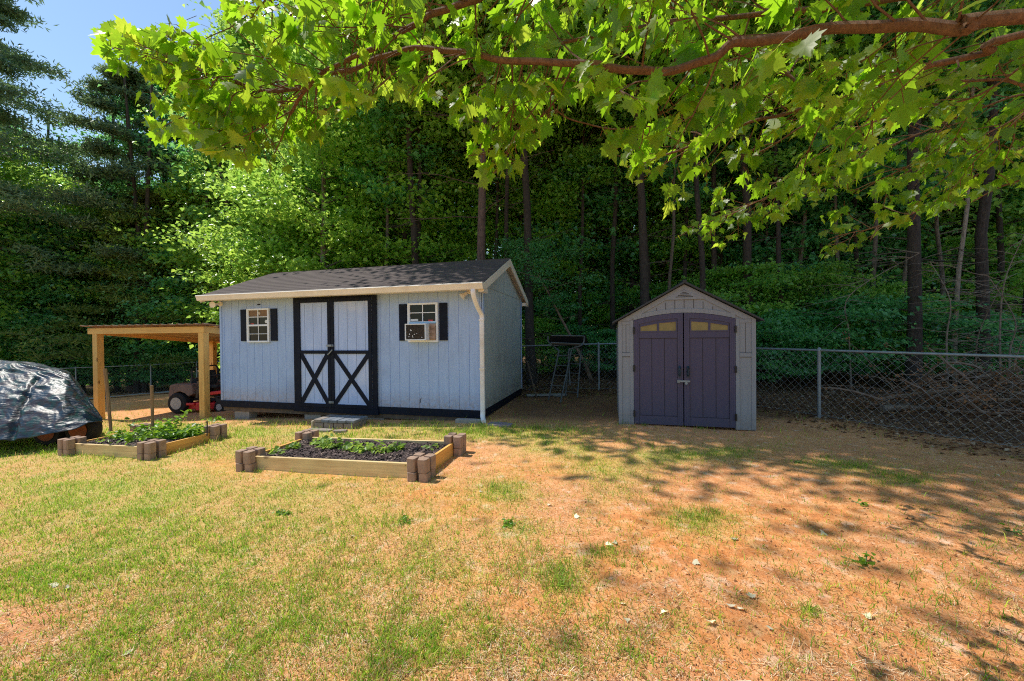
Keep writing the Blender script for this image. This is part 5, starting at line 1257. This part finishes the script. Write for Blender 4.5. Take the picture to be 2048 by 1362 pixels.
lg = at(1765, 7.5); mb = MB(); mb.tube([(0, 0, .06), (.5, .03, .07), (1.1, -.02, .06)], [.065, .06, .055], 12); o = mb.build('log', barkmat('pale_log_bark', (.26, .21, .17), (.10, .08, .06)), None, smooth=True); o.location = lg; tag(o, 'short pale log on the ground left of the brush pile', 'log')
# dead branches sagging in the right woods
for i, (px, py, D) in enumerate(((1900, 600, 8.6), (2010, 560, 8.2), (2030, 640, 8.0), (1700, 590, 9.4), (1960, 660, 8.8))):
    s0 = P(px, py, D); rr2 = np.random.default_rng(60 + i); mb = MB()
    az = rr2.uniform(0, 6.28); base = Vector((s0.x + .3, s0.y + .3, T(s0.x, s0.y)))
    main = smoothpts([Vector((0, 0, 0)), Vector((-.15, -.1, (s0.z - base.z) * .6)), s0 - base, s0 - base + Vector((rr2.normal(0, .5), rr2.normal(0, .3), .9))], 6)
    mb.tube(main, [.022 * (1 - .8 * q / len(main)) for q in range(len(main))], 6)
    for q in range(4, len(main), 1):
        for t in range(2):
            p2 = limb_curve(main[q], rr2.uniform(0, 6.28), rr2.uniform(.4, 1.3), rr2.uniform(-.4, .6), rr2.uniform(-.7, .4), rr2, 5); mb.tube(p2, [.008, .007, .005, .004, .003, .002], 4, cap=False)
            p3 = limb_curve(p2[3], rr2.uniform(0, 6.28), rr2.uniform(.2, .5), 0, -.3, rr2, 3); mb.tube(p3, [.004, .003, .003, .002], 3, cap=False)
    o = mb.build('dead_sapling', plain('pale_dead_wood', (.24, .20, .17), .9, .3, 8), None, smooth=True); o.location = base
    tag(o, 'bare dead sapling with tangled pale twigs in the right hand woods', 'dead sapling', 'bare saplings in the woods')

# red car and pale house glimpsed through the trees
m_carred = plain('red_car_paint', (.65, .02, .02), .3, .05, 3, bump=0)
cr = empty('parked_car', at(1530, 21), R(8), label='red car glimpsed through the trees right of the plastic shed', cat='car')
mb = MB(); body = [(-2.2, .35), (-2.25, .75), (-1.6, .95), (-.9, 1.02), (1.9, 1.0), (2.2, .85), (2.25, .4), (1.9, .3), (-1.9, .3)]
mb.prism(body, 1, -.85, .85); mb.build('body', m_carred, cr, bevel=.06, seg=3)
mb = MB(); mb.prism([(-1.0, 1.0), (-.45, 1.45), (1.1, 1.48), (1.75, 1.0)], 1, -.72, .72); mb.build('cabin', m_carred, cr, bevel=.05)
mb = MB(); mb.prism([(-.85, 1.04), (-.4, 1.38), (1.05, 1.40), (1.5, 1.04)], 1, -.735, .735); mb.build('window', m_glass, cr)
for x in (-1.4, 1.4):
    for y in (-.8, .8):
        mb = MB(); mb.lathe((x, y, .33), (0, 1, 0), [(-.1, .2), (-.1, .31), (0, .33), (.1, .31), (.1, .2)], 20); wq = mb.build('wheel', m_tyre, cr, smooth=True)
        mb = MB(); mb.cyl((x, y, .33), (0, 1, 0), .2, .19, 16); mb.build('rim', m_rim, wq)
hs = empty('house', at(1590, 36), R(6), label='pale house wall glimpsed far behind the red car through the trees', cat='house')
mb = MB(); mb.box(-5, 5, 0, 6, -.5, 3.0); mb.build('wall', plain('pale_house_siding', (.62, .58, .62), .7, .06, 3), hs)
mb = MB(); mb.prism([(-.5, 2.9), (6.5, 2.9), (3, 5.0)], 0, -5.4, 5.4); mb.build('roof', plain('grey_roof', (.2, .18, .18), .9, .2), hs)
for x in (-3, 0, 3): mb = MB(); mb.box(x - .45, x + .45, -.04, .0, 1.0, 2.2); wq = mb.build('window', m_white, hs); mb = MB(); mb.box(x - .38, x + .38, -.05, -.042, 1.07, 2.13); mb.build('pane', m_glass, wq)

# ================================================================== STAKES, VEGETABLES, SEEDLINGS
def stake(px0, py0, px1, py1, D, r_, mat, label, name='wooden_stake'):
    a = P(px0, py0, D); b = P(px1, py1, D); mb = MB(); b0 = b.copy()
    mb.tube([Vector((0, 0, 0)), (a - b) * .5 + Vector((.004, 0, 0)), a - b], [r_ * .8, r_, r_], 7); o = mb.build(name, mat, None); o.location = b; return tag(o, label, 'stake')
m_stk = plain('weathered_stake', (.26, .17, .09), .9, .3, 6, stretch=(10, 10, 1))
stake(210, 737, 222, 862, 6.2, .024, m_stk, 'tall weathered stake leaning in the left of the bushy vegetable bed')
stake(303, 771, 305, 862, 6.1, .022, m_stk, 'shorter weathered stake in the middle of the bushy vegetable bed')
stake(414, 842, 414, 872, 6.05, .010, m_dk, 'short dark metal rod at the rear right corner of the bushy vegetable bed', 'metal_rod')
m_veg = leafmat('vegetable_leaf', (.11, .26, .03), (.30, .55, .04), .45, .4, .4); m_seed = leafmat('seedling_leaf', (.20, .36, .07), (.42, .62, .10), .45, .4, .4)
def veg(p, h, w_, n, lsz, label, mat, grp, name='vegetable_plant', cat='plant', stem=True):
    rr = np.random.default_rng(int(abs(p.x * 1000 + p.y * 77)) % 99999); o = empty(name, p, rr.uniform(0, 6), label=label, cat=cat, group=grp)
    mb = MB(); tips = []
    for i in range(max(3, int(w_ * 22)) if cat != 'weed' else 5):
        az = rr.uniform(0, 6.28); pc = limb_curve((0, 0, 0), az, h * rr.uniform(.6, 1.15) * (1 if w_ < h else 1.2), rr.uniform(.5, 1.3) if w_ < h else rr.uniform(.2, 1.0), .1, rr, 5); mb.tube(pc, [.006, .005, .004, .003, .003, .002], 4, cap=False); tips += list(pc[1:])
    mb.build('stem', plain('green_stem', (.12, .22, .05), .6), o)
    tips = np.array(tips); ci = rr.integers(0, len(tips), n); c = tips[ci] + rr.normal(0, lsz * .5, (n, 3)); c[:, 2] = np.maximum(c[:, 2], .01)
    L = lsz * rr.uniform(.7, 1.3, n); th_ = rr.uniform(0, 6.28, n); d = unit(np.stack([np.cos(th_), np.sin(th_), rr.normal(-.15, .35, n)], 1)); nn = rr.normal(0, .35, (n, 3)); nn[:, 2] += 1
    s = np.cross(d, unit(nn)); nn = np.cross(s, d)
    # oval leaves: 6-gon fans
    prof = [(0, 0), (.33, .25), (.38, .6), (0, 1.0), (-.38, .6), (-.33, .25)]
    V = np.concatenate([c + (s * a + d * b + nn * (abs(a) * .4 - b * b * .25)) * L[:, None] for a, b in prof]); i = np.arange(n)
    Q = np.concatenate([np.stack([i, i + n, i + 2 * n, i + 3 * n], 1), np.stack([i, i + 3 * n, i + 4 * n, i + 5 * n], 1)])
    fast('leaves', V, quads=Q, mat=mat, parent=o, attrs=dict(tint=np.tile(rr.random(n), 6)), smooth=True)
    return o
Lo, La, LL = Lb; Lrot = Matrix.Rotation(La, 3, 'Z')
vl = ['sprawling low plant at the left end of the bushy bed', 'bushy plant at the foot of the tall stake', 'leafy plant between the two stakes', 'tallest plant climbing the shorter stake', 'bushy plant right of the shorter stake', 'pale fine leaved plant at the right end of the bushy bed']
for i, (u, v_, h, w_, n) in enumerate(((.32, .5, .2, .18, 60), (.80, .45, .5, .3, 130), (1.12, .6, .5, .2, 90), (1.42, .4, .78, .3, 210), (LL - .28, .5, .4, .3, 120), (LL - .12, .7, .24, .2, 80))):
    u = u * LL / 1.85 if i < 4 else u
    p = Vector(Lo.location) + Lrot @ Vector((u, v_, .15)); veg(p, h, w_, n, .075, vl[i], m_veg, 'vegetable plants in the left raised bed')
Ro, Ra, RL = Rb; Rrot = Matrix.Rotation(Ra, 3, 'Z')
sp_ = [(535, .52), (560, .75), (590, .72), (605, .68), (635, .66), (660, .64), (685, .62), (700, .5), (720, .60), (745, .52), (765, .7), (520, .3), (835, .78), (838, .15)]
for i, (px, v_) in enumerate(sp_):
    u = (px - 497) / (845 - 497) * RL * (1 - .1 * v_) ; p = Vector(Ro.location) + Rrot @ Vector((u, v_ * .95 - .05, .145)); p.z = T(p.x, p.y) + .14
    veg(p, .09 if i < 11 else .06, .2, 26 if i < 11 else 12, .075, 'young leafy seedling growing in the dark mulch', m_seed, 'seedlings in the mulch bed', 'seedling')
# weeds in the yard
for px, py, h, n, ls_, lb in ((1730, 1128, .10, 16, .038, 'broad leaved weed casting a shadow on the bare orange soil'), (565, 1030, .05, 22, .036, 'dark green dandelion like weed in the thin lawn'), (806, 1045, .05, 20, .032, 'flat grey green weed right of centre in the lawn'),
                              (1722, 1008, .06, 8, .03, 'small bright seedling on the bare soil above the broad weed'), (2030, 1065, .06, 8, .035, 'bright sprout at the right edge in the branch shadow'), (1020, 1050, .05, 18, .04, 'low weed patch at the edge of the orange soil'), (1590, 925, .05, 14, .03, 'tiny weed before the fence post')):
    veg(G(px, py), h, .2, n, ls_, lb, m_veg, None, 'weed', 'weed')

# ================================================================== GRASS, THATCH, LITTER
def sample(n, y0=.9, y1=12.5, pw=1.9):
    u = rng.random(n); a = 1 - pw; Y = (y0 ** a + u * (y1 ** a - y0 ** a)) ** (1 / a); X = rng.uniform(-1, 1, n) * (1.55 * Y + .5)
    return X, Y
def blades(X, Y, h, w_, lean_s, col, name, mat, zoff=0):
    n = len(X); z = terr(X, Y) + zoff; th_ = rng.uniform(0, 2 * np.pi, n); d = np.stack([np.cos(th_), np.sin(th_)], 1); a2 = rng.uniform(0, 2 * np.pi, n); s = np.stack([np.cos(a2), np.sin(a2), 0 * a2], 1) * w_[:, None] * .5
    ln = lean_s * rng.uniform(.2, 1, n)
    b = np.stack([X, Y, z - .004], 1); m = b + np.stack([d[:, 0] * ln * h * .35, d[:, 1] * ln * h * .35, h * .55], 1); t = b + np.stack([d[:, 0] * ln * h, d[:, 1] * ln * h, h * np.clip(1 - .45 * ln, .25, 1)], 1)
    V = np.concatenate([b - s, b + s, m + s * .7, m - s * .7, t]); i = np.arange(n)
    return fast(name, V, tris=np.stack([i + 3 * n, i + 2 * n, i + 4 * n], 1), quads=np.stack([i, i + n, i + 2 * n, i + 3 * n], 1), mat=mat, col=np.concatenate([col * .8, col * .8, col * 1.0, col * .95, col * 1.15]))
m_gb = vcolmat('grass_blade', .5, .5, .35); m_st = vcolmat('dry_straw', .8, .15, .25)
X, Y = sample(1300000); g, b, px, py = masks(X, Y)
clump = vnoise(X, Y, .10, 51); tuft = vnoise(X, Y, .035, 52)
blk = in_foot(X, Y) | (fence_dist(X, Y) > -.2)
keep = (rng.random(len(X)) < np.clip((g + .05) * 1.15 * (.35 + sstep(.3, .75, clump) * .6 + sstep(.45, .8, tuft) * .5), 0, 1) * .88) & ~blk
Xg, Yg = X[keep], Y[keep]; gg = g[keep]; n = len(Xg); print('grass', n)
tone = rng.random(n)[:, None]; lush = sstep(7.0, 5.4, Yg)[:, None] * 0
far_ = sstep(5.0, 6.2, Yg); yel = np.clip(rng.normal(.45, .3, n), 0, 1)[:, None]
cg = (1 - yel) * np.array([.14, .40, .03]) + yel * np.array([.64, .80, .07]); dry = rng.random(n) < .38 * (1 - gg) + .08; cg[dry] = np.array([.72, .50, .20]) * rng.uniform(.7, 1.2, (int(dry.sum()), 1)); cg *= rng.uniform(.75, 1.25, (n, 1))
hgt = rng.uniform(.015, .065, n) * (.6 + .8 * rng.random(n) ** 3) * (.7 + .7 * vnoise(Xg, Yg, .3, 53)); hgt = hgt * (1 + .8 * far_)
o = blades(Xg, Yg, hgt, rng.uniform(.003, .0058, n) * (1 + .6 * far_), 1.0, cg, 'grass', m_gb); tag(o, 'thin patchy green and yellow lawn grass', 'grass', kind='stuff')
# taller stemmy grass: by the shed and in tufts
def tufts(list_, name, label, hmax, colr, n_each, spread):
    Xs, Ys, Hs = [], [], []
    for px, py, k_ in list_:
        p = G(px, py); n = int(n_each * k_); Xs.append(rng.normal(p.x, spread * k_, n)); Ys.append(rng.normal(p.y, spread * .7 * k_, n)); Hs.append(rng.uniform(.35, 1, n) * hmax * k_ ** .4)
    X, Y, Hh = map(np.concatenate, (Xs, Ys, Hs)); n = len(X); c = np.array(colr) * rng.uniform(.6, 1.4, (n, 1)); yl = rng.random(n) < .2; c[yl] = (.45, .38, .14)
    tag(blades(X, Y, Hh, rng.uniform(.0025, .005, n), 1.1, c, name, m_gb), label, 'grass', kind='stuff')
tl = [(px + random.uniform(-8, 8), 860 + random.uniform(-5, 9), random.uniform(.6, 1.3)) for px in range(880, 1120, 9)] + [(px + random.uniform(-10, 10), 848 + random.uniform(-3, 4), random.uniform(.4, 1)) for px in range(470, 900, 16)] + \
     [(px, py, k_) for px, py, k_ in ((1245, 848, 1), (1290, 852, .6), (1400, 858, .6), (1110, 905, 1), (1090, 890, 1), (1130, 915, .8), (1170, 900, .7), (1300, 890, 1), (1340, 905, 1.1), (1360, 915, 1), (1390, 912, 1), (1250, 885, .8), (1430, 910, .8), (1480, 915, .6), (1500, 905, .5),
      (1690, 930, .8), (1720, 935, .8), (1760, 948, .8), (1800, 955, .9), (1830, 965, .6), (1850, 950, .5), (1655, 915, .5), (1240, 975, .5), (1620, 1225, .55), (1900, 1205, .5), (1120, 1150, 1), (1105, 1170, .9), (1135, 1175, .7), (1010, 985, .9), (1030, 1000, .8), (990, 975, .7), (1040, 1060, .6),
      (1380, 1035, .8), (1410, 1040, .7), (1430, 1030, .6), (1350, 1040, .5), (1200, 1050, .5), (1300, 960, .6), (1310, 980, .6), (1220, 1100, .5), (1230, 1130, .4), (330, 848, .8), (370, 850, .7), (430, 846, .6), (60, 898, .9), (95, 905, .8), (20, 900, .8), (280, 915, .7), (200, 915, .5), (640, 945, .4), (520, 945, .6))]
tufts(tl, 'tall_grass_tufts', 'longer green grass tufts by the sheds and scattered over the soil', .12, (.26, .44, .05), 60, .06)
# dead leaves and straw
X, Y = sample(330000, pw=2.0); g, b, px, py = masks(X, Y); blk = in_foot(X, Y) | (fence_dist(X, Y) > .4)
keep = (rng.random(len(X)) < np.clip(.60 - b * .6, .04, 1) * (.35 + .65 * (vnoise(X, Y, .16, 55) > .42))) & ~blk & (Y < 9.5); X, Y = X[keep], Y[keep]; b = b[keep]; g = g[keep]; n = len(X); print('straw', n)
L = .010 + .025 * rng.random(n) + .06 * rng.random(n) ** 9; wd = rng.uniform(.0012, .0034, n); th_ = rng.uniform(0, 6.28, n); el = rng.normal(.0, .22, n)
d = np.stack([np.cos(th_) * np.cos(el), np.sin(th_) * np.cos(el), np.sin(el)], 1) * L[:, None] * .5; s = np.stack([-np.sin(th_), np.cos(th_), 0 * th_], 1) * wd[:, None] * .5
c0 = np.stack([X, Y, terr(X, Y) + np.abs(np.sin(el)) * L * .5 + .003], 1); i = np.arange(n)
pal = np.array([(.80, .58, .34), (.62, .38, .18), (.92, .76, .55), (.34, .18, .08), (.70, .36, .14), (.14, .07, .035)]); cc = pal[rng.choice(6, n, p=[.32, .22, .20, .09, .13, .04])] * rng.uniform(.7, 1.15, (n, 1))
o = fast('dry_thatch', np.concatenate([c0 - d - s, c0 - d + s, c0 + d + s * .5, c0 + d - s * .5]), quads=np.stack([i, i + n, i + 2 * n, i + 3 * n], 1), mat=m_st, col=np.tile(cc, (4, 1))); tag(o, 'scattered straw and dead grass over the orange soil', 'dry grass', kind='stuff')
# crumbs of soil
X, Y = sample(60000, pw=2.0); g, b, px, py = masks(X, Y); blk = in_foot(X, Y) | (fence_dist(X, Y) > 0)
keep = (rng.random(len(X)) < .25 + b * .7) & ~blk & (Y < 8); X, Y = X[keep], Y[keep]; n = len(X); q = np.abs(rng.normal(.0, .004, n)) + .0018
c0 = np.stack([X, Y, terr(X, Y) + q * .2], 1); tet = np.array([(1, 0, -.4), (-.5, .87, -.4), (-.5, -.87, -.4), (0, 0, .9)]); V = np.concatenate([c0 + (t + rng.normal(0, .25, (n, 3))) * q[:, None] for t in tet]); i = np.arange(n)
F = np.concatenate([np.stack([i + a * n, i + b_ * n, i + c_ * n], 1) for a, b_, c_ in ((0, 1, 3), (1, 2, 3), (2, 0, 3))]); pc = np.array([.42, .18, .07]) * rng.uniform(.5, 1.5, (n, 1))
tag(fast('soil_crumbs', V, tris=F, mat=m_st, col=np.tile(pc, (4, 1))), 'small clods and crumbs of orange clay', 'soil', kind='stuff')
# leaf litter along the fence and in the woods
n = 70000; u = rng.random(n); Y = 2 + u ** 1.1 * 16; X = rng.uniform(-3, 16, n); FDl = fence_dist(X, Y); keep = (rng.random(n) < sstep(-1.3, .1, FDl)) & ~in_foot(X, Y) & (X < 1.6 * Y + 2); X, Y = X[keep], Y[keep]; n = len(X)
xt = rng.uniform(-26, -7, 9000); yt = rng.uniform(16.8, 22, 9000); X = np.concatenate([X, xt]); Y = np.concatenate([Y, yt]); n = len(X)
L = rng.uniform(.03, .085, n); c0 = np.stack([X, Y, terr(X, Y) + .008], 1); th_ = rng.uniform(0, 6.28, n); d = unit(np.stack([np.cos(th_), np.sin(th_), rng.normal(0, .25, n)], 1)); nn = rng.normal(0, .35, (n, 3)); nn[:, 2] += 1
Vv, Ff = leaf_arrays(c0, d, unit(nn), L, L * .6, .3); pal = np.array([(.30, .15, .07), (.20, .10, .055), (.42, .24, .13), (.12, .07, .045), (.46, .34, .24)]); cc = pal[rng.choice(5, n)] * rng.uniform(.7, 1.2, (n, 1))
tag(fast('leaf_litter', Vv, tris=Ff, mat=m_st, col=np.tile(cc, (4, 1))), 'brown fallen leaves along the fence and under the trees', 'leaf litter', kind='stuff')
# individual pale fallen leaves and chips
m_pl = leafmat('pale_dead_leaf', (.88, .78, .60), (.6, .5, .35), .15, .7, .2)
spots = [(1235, 1088), (1210, 1092), (1250, 1085), (1470, 1082), (1478, 1222), (1462, 1218), (1505, 1200), (1252, 1240), (1335, 1225), (1158, 895), (1580, 1100), (1650, 1068), (1100, 1010), (1095, 885), (1372, 1150), (1385, 1125), (960, 975), (958, 985), (1148, 1035), (130, 1180), (118, 1172), (260, 1310), (700, 1075), (1420, 1245), (1745, 1240), (1540, 1262), (2030, 1090), (1700, 910), (1725, 912), (1745, 925), (1890, 945), (1960, 935), (1985, 935), (2000, 955), (1240, 1210), (1010, 920)]
rr = np.random.default_rng(3)
for i, (px, py) in enumerate(spots):
    p = G(px, py); S_ = rr.uniform(.022, .05) * (1.5 if i in (0, 1, 19, 20, 11) else 1); Vv, Ff = maple_leaves(np.array([[0, 0, .01]]), unit(np.array([[rr.normal(), rr.normal(), .15]])), unit(np.array([[rr.normal(0, .3), rr.normal(0, .3), 1.]])), np.array([S_]), rr)
    if i % 3: Vv[:, :2] *= np.array([1, .6])
    o = fast('fallen_leaf', Vv, tris=Ff, mat=m_pl, attrs=dict(tint=np.full(len(Vv), rr.random()))); o.location = p
    tag(o, 'pale curled dead leaf lying on the open ground', 'fallen leaf', 'pale dead leaves scattered on the ground')
print('objects', len(bpy.data.objects))
